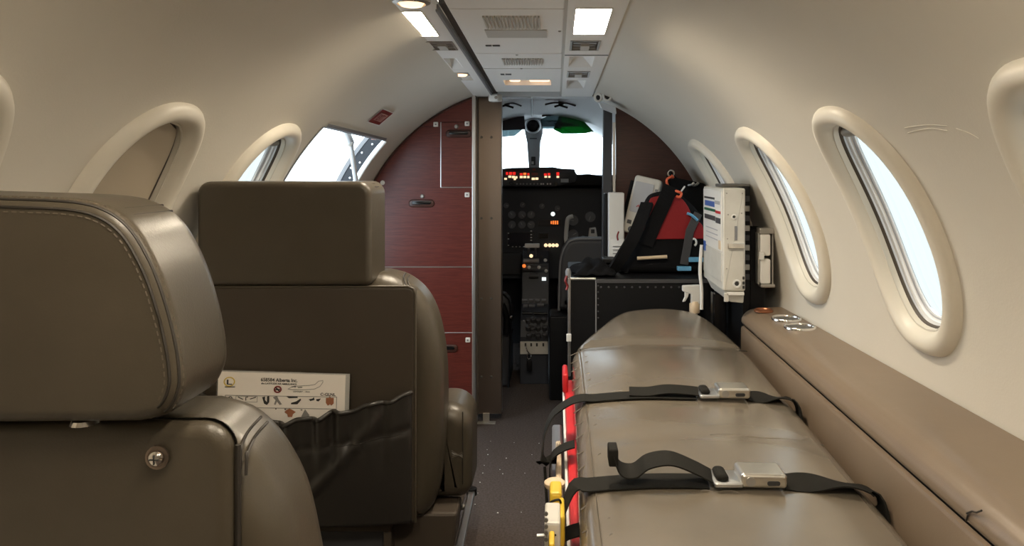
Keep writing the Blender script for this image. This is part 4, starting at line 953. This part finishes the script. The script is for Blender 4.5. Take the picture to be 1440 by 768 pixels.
mb = MB(); mb.tube([mat_f(.138, .26+.05*k, .075)+Vector((0,0,.0004)) for k in range(35)], .0013, 5); mb.build('seam', 'thread', ma, smooth=60)
mb = MB(); mb.tube([mat_f(.135+.45*k/30, 1.972+.002*math.sin(k), .075)+Vector((0,0,.0002)) for k in range(31)], .0016, 5); mb.build('seam', 'seam', ma, smooth=60)
for yy, a, b in ((1.37,.36,.57), (1.16,.30,.36), (1.62,.2,.3)):
    mb = MB(); mb.tube([mat_f(a+(b-a)*k/12, yy+.004*math.sin(k*.9), .075) for k in range(13)], .0009, 5); mb.build('crease', 'stretcher_vinyl', ma, smooth=60)
for k in range(16):
    yy = .95+.066*k; mb = MB(); mb.tube([mat_f(.112+.014*q, yy+.012*q*(1 if k % 2 else .4), .066+.003*q) for q in range(4)], .0012, 5); mb.build('crease', 'stretcher_vinyl', ma, smooth=60)
def under(y, d): return mz(y)-.09-d
def longbar(name, m, x0, x1, y0, y1, d0_, d1_, bevel=.002):
    mb = MB(); vs = []
    for y in (y0, y1):
        for x, d in ((x0,d1_),(x1,d1_),(x1,d0_),(x0,d0_)): vs.append((x, y, under(y, d)))
    mb.add(vs, [(0,1,2,3),(7,6,5,4)]+[(i, (i+1) % 4, (i+1) % 4+4, i+4) for i in range(4)]); return mb.build(name, m, strt, bevel=bevel)
longbar('board', 'red', .098, .560, .25, 1.96, 0, .03, .006)
longbar('board_edge', 'white', .092, .0975, .25, 1.90, .010, .022)
longbar('side_rail', 'aluminium', .066, .090, .30, 1.75, .035, .06, .006)
longbar('side_rail_cap', 'cream', .074, .086, .95, 1.62, .02, .034, .004)
mb = MB(); mb.soft(rrect(.092, .106, 1.86, 1.955, .006, 3), under(1.9, .005), under(1.9, -.045), .006, XY, 3); mb.build('board_grip', 'red', strt, smooth=50)
mb = MB(); mb.box((.13, .25, 0), (.555, 1.96, under(.25, .03))); mb.build('deck', 'black', strt, bevel=.006)
longbar('deck_top', 'dark_grey', .115, .556, .25, 1.96, .031, .045)
longbar('track', 'vent_metal', .060, .128, .30, 1.40, .062, .085, .004)
# yellow latch mechanism at the near left
lt = thing('stretcher_latch', 'yellow latch mechanism on the aisle edge of the stretcher', 'latch', P(779,768,1.20))
def lb(name, m, a, b, y0, y1, bev=.003, par=lt):
    p, q = P(*a, (y0+y1)/2), P(*b, (y0+y1)/2); mb = MB(); mb.box((p.x, y0, q.z), (q.x, y1, p.z)); return mb.build(name, m, par, bevel=bev)
lb('block', 'yellow', (773,684), (790,712), 1.19, 1.24, .005); lb('arm', 'yellow', (786,712), (794,755), 1.12, 1.19, .005)
lb('plate', 'device_white', (766,720), (788,775), 1.09, 1.16, .004); lb('shim', 'yellow', (772,755), (780,790), 1.05, 1.09, .003)
mb = MB(); c = P(780,673,1.26); mb.lathe(c-Vector((0,0,.009)), [(.015,-.006),(.018,-.002),(.018,.003),(.014,.006),(0,.007)], 18); mb.build('knob', 'cream', lt, smooth=50)
mb = MB(); mb.cyl(c-Vector((0,0,.009)), c-Vector((0,.01,.05)), .006); mb.build('knob_stem', 'vent_dark', lt)
mb = MB(); mb.cyl(P(755,754,1.12), P(775,753,1.12), .003); mb.build('pin', 'aluminium', lt)
mb = MB(); mb.tube(smooth_path([P(771,712,1.17), P(775,706,1.16), P(786,703,1.16), P(789,709,1.17)], 5), .0018, 6); mb.build('cable', 'black', lt, smooth=60)
mb = MB(); mb.tube(smooth_path([P(770,764,1.10), P(774,756,1.09), P(782,752,1.09)], 5), .0016, 6); mb.build('cable', 'black', lt, smooth=60)
for py in (722,731,740,749,758):
    mb = MB(); p = P(768, py, 1.085); mb.lathe(p, [(.003,0),(.003,.003),(0,.003)], 8, rotm('X', 90)); mb.build('stud', 'vent_dark', lt)
# restraint straps
def topz(x, y, up=.003): 
    v = mat_f(min(max(x, .13), .57), y, .075); z = v.z
    if x < .13: z -= (.13-x)**2*22
    if x > .565: z -= (x-.565)**2*28
    return Vector((x, y, z+up))
def strap(yc, label, xb0, xb1, wdt, skew, near):
    t = thing('restraint_strap', label, 'strap', topz(.35, yc, 0))
    ysk = lambda x: yc-skew*(x-.35)
    L = [topz(x, ysk(x)+.004*math.sin(9*x)) for x in [.155+(xb0-.155)*k/10 for k in range(11)]]
    if near: pre = [(.080, ysk(.1)-.10, .36), (.078, ysk(.1)-.06, .405), (.086, ysk(.1)-.025, .435), (.104, ysk(.1)-.004, .464), (.128, ysk(.128), topz(.14, yc).z+.001)]
    else: pre = [(.064, ysk(.1)-.06, under(yc,.0)-.012), (.052, ysk(.1)-.085, under(yc, 0)-.018), (.050, ysk(.1)-.04, under(yc,0)+.012), (.066, ysk(.1)-.005, under(yc,0)+.05), (.098, ysk(.1)+.0, topz(.12, yc).z-.005), (.126, ysk(.126), topz(.13, yc).z+.004)]
    path = smooth_path([Vector(p) for p in pre]+L, 4)
    mb = MB(); mb.ribbon(path, (skew*0, 1, 0), wdt, .0022); mb.build('webbing', 'webbing', t, smooth=40)
    Rr = [topz(x, ysk(x)+.006*math.sin(14*x+1), .004+.006*math.sin((x-xb1)*16)**2) for x in [xb1+(.578-xb1)*k/8 for k in range(9)]]+[Vector((.5835, ysk(.59)-.012, mz(yc)-.020)), Vector((.584, ysk(.59)-.02, mz(yc)-.05))]
    mb = MB(); mb.ribbon(smooth_path(Rr, 4), [(0,1,.25*math.sin(k*.2)) for k in range(41)], wdt*.92, .0022); mb.build('webbing', 'webbing', t, smooth=40)
    # buckle: lift cover, front face, red-ringed button, tongue with roller
    zc = topz((xb0+xb1)/2, ysk((xb0+xb1)/2)).z; bx0 = xb0+(xb1-xb0)*.40
    mb = MB(); yb_ = ysk(bx0); mb.soft(rrect(bx0, xb1+.002, yb_-wdt*.52, yb_+wdt*.52, .006, 4), zc+.002, zc+.024, .006, XY, 4)
    mb.v = [Vector((v.x, v.y-skew*(v.x-bx0), v.z)) for v in mb.v]; bk_ = mb.build('buckle', 'buckle_silver', t, smooth=50, wn=True)
    yf = yb_-wdt*.52
    mb = MB(); mb.lathe((bx0+.014, yf-skew*.014-.0002, zc+.013), [(.0075,0),(.0075,.0012),(.006,.0015),(0,.0013)], 18, rotm('X', 90)); mb.build('pivot', 'aluminium', bk_, smooth=40)
    mb = MB(); mb.soft(rrect(-.010, .010, -.0035, .0035, .003, 4), -.0012, .001, .0005, XZ, 2); q = Vector((xb1-.020, yf-skew*(xb1-.02-bx0)-.0003, zc+.011)); mb.v = [q+v for v in mb.v]; mb.build('slot', 'ink', bk_)
    mb = MB(); mb.soft(rrect(xb0+.004, bx0+.004, yb_-wdt*.55, yb_+wdt*.50, .005, 4), zc+.003, zc+.010, .002, XY, 2); tg = mb.build('tongue', 'mid_grey', t, smooth=50)
    tg.data.materials.clear(); tg.data.materials.append(M['aluminium'])
    xm = xb0+(bx0-xb0)*.42; mb = MB(); mb.soft(rrect(xm-.010, xm+.010, yb_-wdt*.40, yb_+wdt*.46, .008, 4), zc+.008, zc+.019, .006, XY, 4); mb.build('roller', 'webbing', tg, smooth=60)
    # loose tail folded back
    if near: tail = [(xb0+.006, .0, .012), (xb0-.022, .0, .026), (xb0-.060, .0, .040), (xb0-.095, .0, .036), (xb0-.118, .0, .022), (xb0-.140, .0, .028), (xb0-.152, .0, .055)]
    else: tail = [(xb0+.006, .0, .012), (xb0-.02, .002, .014), (xb0-.06, .004, .015), (xb0-.10, .006, .009), (xb0-.14, .008, .010)]
    tp = smooth_path([topz(a, ysk(a)+b, 0)+Vector((0,0,c)) for a, b, c in tail], 6)
    mb = MB(); mb.ribbon(tp, (0, 1, .15), wdt*.85, .0024); mb.build('loose_end', 'webbing', t, smooth=40)
    if near:
        mb = MB(); e = tp[-1]; mb.soft(rrect(-.014, .014, -.018, .010, .004, 3), -wdt*.35, wdt*.35, .003, lambda u, v, ww: e+Vector((u*.55, ww, v)), 2); mb.build('folded_hem', 'webbing', t, smooth=50)
    # anchor loop round the rail
    ya = ysk(.1)-(.035 if near else .10); zz = under(ya, 0)
    an = smooth_path([Vector(p) for p in ((.112, ya+.0, zz+.030), (.088, ya, zz+.022), (.066, ya, zz+.004), (.062, ya, zz-.03), (.064, ya, zz-.05))], 4)
    mb = MB(); mb.ribbon(an, (0,1,0), wdt*.8, .0025); mb.build('anchor_loop', 'webbing', t, smooth=40)
    if not near:
        mb = MB(); mb.tube(smooth_path([Vector(p) for p in ((.052, ya+.01, zz-.02), (.056, ya-.02, zz-.07), (.062, ya-.03, zz-.13))], 4), .003, 6); mb.build('hanging_cord', 'webbing', t, smooth=60)
strap(1.185, 'near black restraint strap with upturned loose end and silver buckle', .318, .434, .052, .055, True)
strap(1.575, 'far black restraint strap with flat loose end and silver buckle', .372, .480, .050, .03, False)

# ------------------------------------------------------------------ ledge along the right wall
ld = thing('side_ledge', 'brown padded armrest ledge along the right wall with cup holders', 'ledge', (.66, .7, .15))
LE = 2.12
xi = lambda y: .588+.017*(y-1.0)
def ledge(u, v):
    y = -1.5+(LE+1.5)*v; x0 = xi(y); xw = math.sqrt((RR(y)-.003)**2-(.582-AZ)**2)
    pr = [(x0+.004,.534),(x0,.540),(x0+.001,.550),(x0+.006,.560),(x0+.014,.568),(x0+.026,.575),(x0+.042,.5785),(x0+.065,.580),(xw-.03,.581),(xw,.582)]
    q = u*(len(pr)-1); i = min(int(q), len(pr)-2); f = q-i
    return Vector((pr[i][0]+(pr[i+1][0]-pr[i][0])*f, y, pr[i][1]+(pr[i+1][1]-pr[i][1])*f))
mb = MB(); mb.grid(ledge, 27, 60)
mb.add([ledge(k/27, 1) for k in range(28)]+[(xi(LE)+.09, LE, .534)], [tuple(range(29))])
mb.build('padded_top', 'ledge_vinyl', ld, smooth=50, recalc=False)
mb = MB(); mb.grid(lambda u, v: Vector((xi(-1.5+(LE+1.5)*v)+.010, -1.5+(LE+1.5)*v, .524+.012*u)), 1, 8); mb.build('groove', 'black', ld, recalc=False)
mb = MB()
def lower(u, v):
    y = -1.5+(LE+1.5)*v; x0 = xi(y)-.001; pr = [(x0+.008,.528),(x0+.002,.526),(x0,.520),(x0,.40),(x0-.004,.30),(x0-.010,.22)]
    q = u*5; i = min(int(q), 4); f = q-i
    return Vector((pr[i][0]+(pr[i+1][0]-pr[i][0])*f, y, pr[i][1]+(pr[i+1][1]-pr[i][1])*f))
mb.grid(lower, 15, 30); mb.add([lower(k/15, 1) for k in range(16)]+[(xi(LE)+.015, LE, .22), (xi(LE)+.08, LE, .528)], [tuple(range(18))]); mb.build('lower_panel', 'ledge_vinyl', ld, smooth=50, recalc=False)
for px, py in ((1108.5, 449), (1127.5, 461)):
    y = F*(CZ-.581)/(py-VY); x = P(px, py, y).x-.005
    mb = MB(); mb.lathe((x, y, .581), [(.039,-.001),(.039,.003),(.037,.0055),(.034,.004),(.033,.001),(.033,.0005)], 28); ch = mb.build('cup_holder', 'chrome', ld, smooth=40)
    mb = MB(); mb.lathe((x, y, .581), [(.033,.0012),(.028,.0008),(0,.0006)], 28); mb.build('cup_well', 'vent_dark', ch, smooth=40)
y = F*(CZ-.581)/(437-VY); x = P(1073, 437, y).x
mb = MB(); mb.lathe((x, y-.005, .581), [(.026,-.001),(.026,.003),(.020,.006),(.018,.002),(0,.002)], 24); mb.build('lighter_ring', 'copper_rim', ld, smooth=40)
mb = MB()
for pts in (((1360,722),(1368,719),(1374,721),(1381,718)), ((1359,733),(1362,724),(1360,722))):
    def onl(px, py):
        y = .7; x = xi(y)
        for _ in range(20): y = F*(x-.0005-CX)/(px-VX); x = xi(y)
        return P(px, py, y)-Vector((.0006,0,0))
    mb.tube([onl(*p) for p in pts], .0012, 5)
mb.build('tear', 'seam', ld, smooth=60)

# ------------------------------------------------------------------ medical equipment
eb = thing('equipment_case', 'black riveted equipment case behind the head of the stretcher', 'case', (.36, 2.6, 0))
y = 2.42
a = P(801,392,y); b = P(1000,392,y)
mb = MB(); mb.box((a.x, y, .0), (b.x, 2.86, a.z)); mb.build('case', 'black', eb, bevel=.004)
mb = MB(); mb.box((a.x-.006, y-.006, .3), (a.x+.004, y+.012, P(0,382,y).z)); mb.build('corner_edge', 'aluminium', eb, bevel=.002)
mb = MB(); mb.box((a.x, y-.004, a.z-.004), (P(838,0,y).x, y+.01, a.z+.003)); mb.build('top_edge', 'aluminium', eb, bevel=.001)
mb = MB(); mb.box((P(838,0,y).x-.002, y-.004, .3), (P(838,0,y).x+.002, y, a.z-.004)); mb.build('panel_joint', 'mid_grey', eb)
mb = MB(); mb.box((P(838,0,y).x, y-.005, P(0,398,y).z), (b.x, y, P(0,393,y).z)); mb.build('top_rail', 'dark_grey', eb, bevel=.001)
for k in range(13):
    p = P(845+11*k, 404, y); mb = MB(); mb.lathe(p, [(.0035,0),(.003,.002),(0,.003)], 8, rotm('X', 90)); mb.build('rivet', 'dark_grey', eb, smooth=40)
for k in range(6):
    p = P(841, 402+9*k, y); mb = MB(); mb.lathe(p, [(.003,0),(.0025,.002),(0,.003)], 8, rotm('X', 90)); mb.build('rivet', 'dark_grey', eb, smooth=40)
p = P(799,382,y); mb = MB(); mb.lathe(p+Vector((0,0,-.02)), [(.008,0),(.010,.02),(.006,.03),(0,.03)], 12); mb.build('corner_knob', 'mid_grey', eb, smooth=40)
mb = MB(); mb.tube(smooth_path([P(797,388,y-.012), P(795,395,y-.016), P(798,402,y-.012), P(796,408,y-.014)], 4), .004, 6); mb.build('cord_knot', 'sign_red', eb, smooth=60)
p = P(800,475,y-.01); mb = MB(); mb.box((p.x-.008, p.y-.006, p.z-.012), (p.x+.008, p.y+.006, p.z+.012)); mb.build('corner_cap', 'white', eb, bevel=.002)
ct_ = P(0,392,y).z+.003
def PC(px, py, y):
    v = P(px, py, y); v.z = max(v.z, ct_); return v
# upright rear rack holding the gear
rk = thing('equipment_rack', 'black upright rack frame on the riveted case', 'rack', (.45, 2.75, ct_))
mb = MB(); mb.box((P(850,0,2.74).x, 2.74, ct_), (P(868,0,2.74).x, 2.80, P(0,272,2.74).z)); mb.build('upright', 'black', rk, bevel=.003)
poly = [PC(941,392,2.70), P(941,262,2.70), P(944,240,2.70), P(952,250,2.70), P(990,258,2.70), P(1004,270,2.70), PC(1004,392,2.70)]
mb = MB(); mb.prism(poly, (0, .10, 0)); mb.build('back_board', 'black_cloth', rk, bevel=.006)
mb = MB(); mb.box((P(846,0,2.6).x, 2.55, ct_), (P(864,0,2.6).x, 2.63, P(0,362,2.6).z)); mb.build('foot_block', 'black', rk, bevel=.004)
mb = MB(); mb.box((P(853,0,2.55).x, 2.55, P(0,372,2.55).z), (P(868,0,2.55).x, 2.56, P(0,369.5,2.55).z)); mb.build('foot_plate', 'vent_metal', rk)
for px, py in ((974,258), (980,257)):
    mb = MB(); mb.tube(smooth_path([P(px-6,261,2.69), P(px-1,260,2.68), P(px+2,257,2.68)], 4), .005, 6); mb.build('clip', 'aluminium', rk, smooth=60)
# binder
bn = thing('white_binder', 'white upright panel with a paper tag left of the monitor', 'binder', P(868,365,2.70))
mb = MB(); mb.box((P(856,0,2.68).x, 2.68, ct_), (P(878,0,2.68).x, 2.73, P(0,271,2.68).z)); mb.build('cover', 'white', bn, bevel=.004)
mb = MB(); mb.prism([P(858,336,2.66), P(880,337,2.648), P(877,368,2.648), P(860,370,2.66)], (0, .002, 0)); tgp = mb.build('paper_tag', 'white', bn)
for k in range(4):
    mb = MB(); mb.box((P(862,0,2.64).x, 2.6495, P(0,347.5+5*k,2.64).z), (P(874-2*(k % 2),0,2.64).x, 2.653, P(0,346.5+5*k,2.64).z)); mb.build('print_line', 'grey_ink', tgp)
mb = MB(); mb.tube(smooth_path([P(869,338,2.64), P(868,332,2.64), P(870,326,2.65)], 4), .003, 6); mb.build('tag_string', 'sign_red', bn, smooth=60)
# defibrillator monitor
dm = thing('patient_monitor', 'light grey tilted patient monitor with a screen beside the red bag', 'monitor', P(893,330,2.69), rot=(math.radians(-4), math.radians(13), math.radians(-14)))
mw, mh, mdp = .099, .214, .08
mb = MB(); mb.box((.332, 2.69, ct_), (.44, 2.80, .685)); mb.build('shelf_block', 'black', rk, bevel=.003)
mb = MB(); mb.soft(rrect(-mw/2, mw/2, 0, mh, .012, 4), 0, mdp, .008, XZ, 4); mb.build('housing', 'device_white', dm, smooth=50, local=True, wn=True)
mb = MB(); mb.soft(rrect(-mw/2+.008, mw/2-.022, mh-.135, mh-.022, .004, 3), -.003, .002, .001, XZ, 2); sc_ = mb.build('screen', 'rim_grey', dm, local=True)
mb = MB(); mb.tube([(-.018, -.004, .10), (-.012, -.004, .108), (-.006, -.004, .096), (.0, -.004, .104)], .002, 5); mb.build('trace', 'red', sc_, local=True)
for k in range(6):
    mb = MB(); mb.box((mw/2-.016, -.003, mh-.045-.018*k), (mw/2-.006, .002, mh-.036-.018*k)); mb.build('button', 'mid_grey', dm, local=True)
for k in range(3):
    mb = MB(); mb.box((-mw/2+.010+.024*k, -.003, .034), (-mw/2+.026+.024*k, .002, .048)); mb.build('key', 'dark_grey', dm, local=True)
mb = MB(); mb.lathe((-mw/2+.03, -.004, .016), [(.011,0),(.009,.006),(0,.007)], 14, rotm('X', 90)); mb.build('knob', 'dark_grey', dm, smooth=40, local=True)
mb = MB(); mb.tube(smooth_path([(-mw/2-.002,.02,.03), (-mw/2-.006,.02,.07), (-mw/2-.006,.02,.13), (-mw/2-.006,.02,.19)], 5), .009, 8); mb.build('side_strap', 'black_cloth', dm, smooth=60, local=True)
# red and black bag
bg_ = thing('medical_bag', 'red and black medical bag with shoulder straps on the case', 'bag', P(940,392,2.55))
yB = 2.52
ol = smooth_path([PC(*p, yB) for p in ((872,391),(880,362),(902,312),(912,282),(925,272),(950,271),(970,284),(984,300),(992,325),(994,360),(992,391))], 4)
mb = MB(); mb.soft([(v.x, v.z) for v in ol], yB, yB+.11, .025, XZ, 5); mb.build('bag_body', 'black_cloth', bg_, smooth=60)
rp = smooth_path([P(*p, yB-.006) for p in ((905,326),(912,288),(920,277),(952,276),(966,288),(975,306),(988,317),(990,336))], 4)+[P(906,337,yB-.006)]
mb = MB(); mb.prism(rp, (0, .012, 0)); mb.build('red_panel', 'red_cloth', bg_, bevel=.003)
mb = MB(); mb.ribbon([P(944,262,yB-.012), P(934,285,yB-.016), P(920,315,yB-.016), P(908,345,yB-.012)], (1,0,.35), .050, .006); mb.build('front_strap', 'black_cloth', bg_, bevel=.002)
mb = MB(); mb.ribbon(smooth_path([P(910,286,yB-.02), P(903,305,yB-.05), P(890,335,yB-.06), P(874,362,yB-.05), P(861,380,yB-.03), P(856,384,yB-.02)], 4), (1,0,.5), .042, .012); mb.build('shoulder_strap', 'black_cloth', bg_, smooth=50)
mb = MB(); mb.ribbon([P(982,300,yB-.012), P(970,325,yB-.014), P(966,350,yB-.012), P(962,372,yB-.010)], (1,0,.1), .028, .005); mb.build('side_strap', 'dark_grey', bg_, bevel=.001)
mb = MB(); mb.tube(smooth_path([P(966,300,yB-.016), P(973,303,yB-.018), P(981,310,yB-.018)], 4), .005, 6); mb.build('reflective_tab', 'cyan_tape', bg_, smooth=60)
mb = MB(); mb.tube([P(975.5,341,yB-.012)+Vector((.009*math.cos(k*PI/7-1.2), 0, .012*math.sin(k*PI/7-1.2))) for k in range(8)], .004, 6); mb.build('d_ring', 'white', bg_, smooth=60)
mb = MB(); a, b = P(896,363.5,yB-.02), P(938,361,yB-.02); mb.tube([a, b], .006, 8); mb.build('zip_bar', 'cream', bg_, smooth=50)
for px0, px1, py in ((969,989,365.5), (953,972,378)):
    a, b = P(px0, py-3, yB-.022), P(px1, py+3, yB-.022); mb = MB(); mb.box((a.x, yB-.024, b.z), (b.x, yB-.002, a.z)); mb.build('blue_tape', 'cyan_tape', bg_, bevel=.001)
cb = thing('orange_lanyard', 'orange cord looped from a steel ring above the red bag', 'cord', P(950,270,2.66))
mb = MB(); c = P(943.5,244,2.66); mb.tube([c+Vector((.011*math.cos(k*PI/8), 0, .011*math.sin(k*PI/8))) for k in range(16)], .003, 6, True); mb.build('ring', 'chrome', cb, smooth=60)
mb = MB(); mb.tube(smooth_path([P(943,249,2.65), P(938,252,2.64), P(938,258,2.63), P(942,265,2.55), P(952,269,2.50), P(958,272,2.495), P(956,277,2.495), P(951,276,2.495)], 5), .0045, 8); mb.build('cord', 'orange', cb, smooth=60)
mb = MB(); mb.tube([P(943,250,2.65), P(945,247,2.655), P(947,250,2.65)], .005, 6); mb.build('knot', 'orange', cb, smooth=60)
mb = MB(); mb.tube([P(958,269,2.495), P(963,262,2.50)], .003, 6); mb.build('tag_clip', 'white', cb, smooth=60)
# crumpled black jacket on the left of the case
def jk(u, v):
    x = .135+.13*u; y_ = 2.44+.20*v
    h = .035*math.sin(PI*u)**.6*math.sin(PI*v)**.5+.010*math.sin(9*u+4*v)*math.sin(PI*u)*math.sin(PI*v)+.006*math.sin(17*u-9*v)*math.sin(PI*u)
    return Vector((x+.012*math.sin(7*v), y_, ct_+.003+max(0, h)))
mb = MB(); mb.grid(jk, 24, 20); o = mb.build('black_jacket', 'black_cloth', smooth=70, recalc=False); tag(o, 'crumpled black cloth lying on the left of the riveted case', 'cloth'); md = o.modifiers.new('s', 'SOLIDIFY'); md.thickness = .004; md.offset = 1
# wall-mounted ventilator
x0, x1, y0, y1, z0, z1 = .541, .604, 2.06, 2.33, .602, .924
mp = thing('mounting_plate', 'black mounting plate standing between the white ventilator and the wall', 'plate', (.625, 2.2, 0))
mb = MB(); mb.box((x1+.008, y0+.066, .0), (x1+.030, y1, z1+.004)); mb.build('plate', 'black', mp, bevel=.002)
mb = MB(); mb.box((x1-.048, 2.26, .0), (x1-.006, 2.30, z0-.002)); mb.build('post', 'black_gloss', mp, bevel=.006)
for k in range(9):
    mb = MB(); mb.box((x1+.010, y0+.058, .66+.028*k), (x1+.027, y0+.067, .676+.028*k)); mb.build('clamp_tooth', 'vent_metal' if k % 2 else 'dark_grey', mp, bevel=.001)
mb = MB(); mb.box((x1-.050, y0+.07, z1+.001), (x1+.030, y0+.16, z1+.010)); mb.build('top_clip', 'vent_dark', mp, bevel=.002)
vn = thing('ventilator', 'cream white upright transport ventilator with coloured front panel', 'device', ((x0+x1)/2, (y0+y1)/2, z0))
mb = MB(); mb.soft(rrect(x0, x1, z0+.035, z1, .005, 3), y0, y1, .006, XZ, 3); mb.build('housing', 'device_white', vn, smooth=50, wn=True)
mb = MB(); mb.prism([(x0+.004, y0+.006, z0+.036), (x1-.002, y0+.006, z0+.036), (x1-.004, y0+.006, z0), (x0+.020, y0+.006, z0+.004)], (0, y1-y0-.03, 0)); mb.build('lower_shell', 'device_white', vn, bevel=.004)
def sidebox(name, m, ya, yb_, za_, zb_, out=.002, par=vn):     # on the inboard face
    mb = MB(); mb.box((x0-out, ya, za_), (x0+.001, yb_, zb_)); return mb.build(name, m, par, bevel=.0008)
sp = sidebox('front_panel', 'white', y0+.015, y1-.008, .745, z1-.008)
for name, m, ya, yb_, za_, zb_ in (('display', 'ink', .10, .245, .888, .894), ('display', 'blue', .10, .235, .866, .882), ('green_stripe', 'green', .09, .245, .852, .860), ('red_stripe', 'red', .022, .088, .850, .858), ('key_row', 'dark_grey', .09, .24, .826, .840), ('key_row', 'dark_grey', .022, .083, .822, .838)):
    sidebox(name, m, y0+ya, y0+yb_, za_, zb_, .0032, sp)
for k in range(4): sidebox('button', 'rim_grey', y0+.03+.018*k, y0+.042+.018*k, .876, .886, .0035, sp)
for k in range(3): sidebox('legend', 'rim_grey', y0+.06, y0+.22, .800-.014*k, .803-.014*k, .003, sp)
sidebox('lower_panel', 'device_white', y0+.015, y1-.008, .66, .742, .002); sidebox('blue_sticker', 'blue', y1-.045, y1-.015, .725, .755, .0034); sidebox('corner_sticker', 'cream', y0+.02, y0+.045, .75, .775, .0034)
def backface(name, m, a, b, out=.003):
    p, q = P(*a, y0), P(*b, y0); mb = MB(); mb.box((p.x, y0-out, q.z), (q.x, y0+.002, p.z)); return mb.build(name, m, vn, bevel=.0008)
for px, py, r in ((1032,305,.0075), (1036,399,.012)):
    c = P(px, py, y0); mb = MB(); mb.lathe(c, [(r,0),(r,.003),(r*.7,.004),(r*.55,.001),(0,.001)], 18, rotm('X', 90)); pt = mb.build('port', 'white', vn, smooth=40)
    mb = MB(); mb.lathe(c, [(r*.5,.0015),(0,.0016)], 14, rotm('X', 90)); mb.build('port_hole', 'ink', pt)
backface('slot', 'mid_grey', (1033,318), (1036.5,338)); backface('latch', 'chrome', (1023,342), (1046,349), .008)
for py in (389,396,402): backface('socket', 'ink', (1044,py), (1047,py+4))
backface('lower_latch', 'device_white', (1018,412), (1024,424), .006); backface('lower_bar', 'white', (1022,411), (1046,415), .006)
for px, py in ((1022,272),(1044,272),(1024,302),(1023,336),(1022,378),(1043,300)):
    mb = MB(); mb.lathe(P(px,py,y0), [(.0022,0),(.0016,.001),(0,.0012)], 8, rotm('X', 90)); mb.build('screw', 'vent_metal', vn)
mb = MB(); mb.tube(smooth_path([(x0-.010, y1-.02, .74), (x0-.014, y1-.015, .66), (x0-.010, y1-.02, .60), (x0-.012, y1-.03, .54)], 6), .0055, 8); mb.build('white_hose', 'white', vn, smooth=60)
# small upright device next to the window
sd = thing('regulator_unit', 'narrow white and grey unit on a black bracket by the window', 'device', P(1073,402,2.12))
y = 2.12
mb = MB(); mb.box((x1+.032, y+.012, .32), (P(1088,0,y).x, y+.11, P(0,322,y).z)); mb.v = [Vector((min(v.x, math.sqrt((RR(v.y)-.006)**2-(v.z-AZ)**2) if abs(v.z-AZ) < .6 else .3), v.y, v.z)) for v in mb.v]; mb.build('bracket', 'black', sd, bevel=.002)
for a, b in (((1066.5,328),(1081,359)), ((1066.5,363),(1081,398))):
    p, q = P(*a, y), P(*b, y); mb = MB(); mb.soft(rrect(p.x, q.x, q.z, p.z, .006, 3), y-.02, y+.012, .0035, XZ, 3); mb.build('cell', 'white', sd, smooth=50)
for a, b in (((1065,320),(1086,328)), ((1067,398),(1087,403))):
    p, q = P(*a, y), P(*b, y); mb = MB(); mb.box((p.x, y-.024, q.z), (q.x, y+.014, p.z)); mb.build('end_cap', 'vent_metal', sd, bevel=.003)
p, q = P(1064.5,353,y), P(1071,364,y); mb = MB(); mb.box((p.x, y-.026, q.z), (q.x, y-.018, p.z)); mb.build('clip', 'white', sd, bevel=.001)
for px in (1063.7, 1083.4):
    p, q = P(px,327,y), P(px+2,399,y); mb = MB(); mb.box((p.x, y-.016, q.z), (q.x, y+.012, p.z)); mb.build('side_bar', 'vent_metal', sd, bevel=.001)
# spray bottle
sb = thing('spray_bottle', 'white trigger spray bottle standing at the head of the stretcher', 'bottle', (P(977,0,2.37).x, 2.37, under(.25, .03)))
x, y = P(977, 0, 2.37).x, 2.372; zb_ = under(.25, .03)
mb = MB(); mb.lathe((x, y, zb_), [(.026,0),(.029,.006),(.029,.11),(.022,.14),(.013,.155),(.013,.16)], 20); mb.build('bottle', 'white', sb, smooth=50)
mb = MB(); mb.lathe((x, y, P(0,437,y).z), [(.016,-.006),(.017,0),(.017,.022),(.013,.026),(.012,.03)], 18); mb.build('collar', 'cream', sb, smooth=50)
mb = MB(); pl = [P(a, b, y-.008) for a, b in ((960,402),(984,401),(988,405),(987,413),(984,430),(972,430),(972,414),(960,410))]; mb.prism(pl, (0, .018, 0)); mb.build('sprayer_head', 'white', sb, bevel=.003)
mb = MB(); pl = [P(a, b, y-.005) for a, b in ((963,409),(969,411),(968,417),(964,424),(960,425),(963,418))]; mb.prism(pl, (0, .010, 0)); mb.build('trigger', 'white', sb, bevel=.002)
mb = MB(); mb.cyl((x, y, zb_+.15), (x, y, P(0,428,y).z), .009); mb.build('neck', 'white', sb)
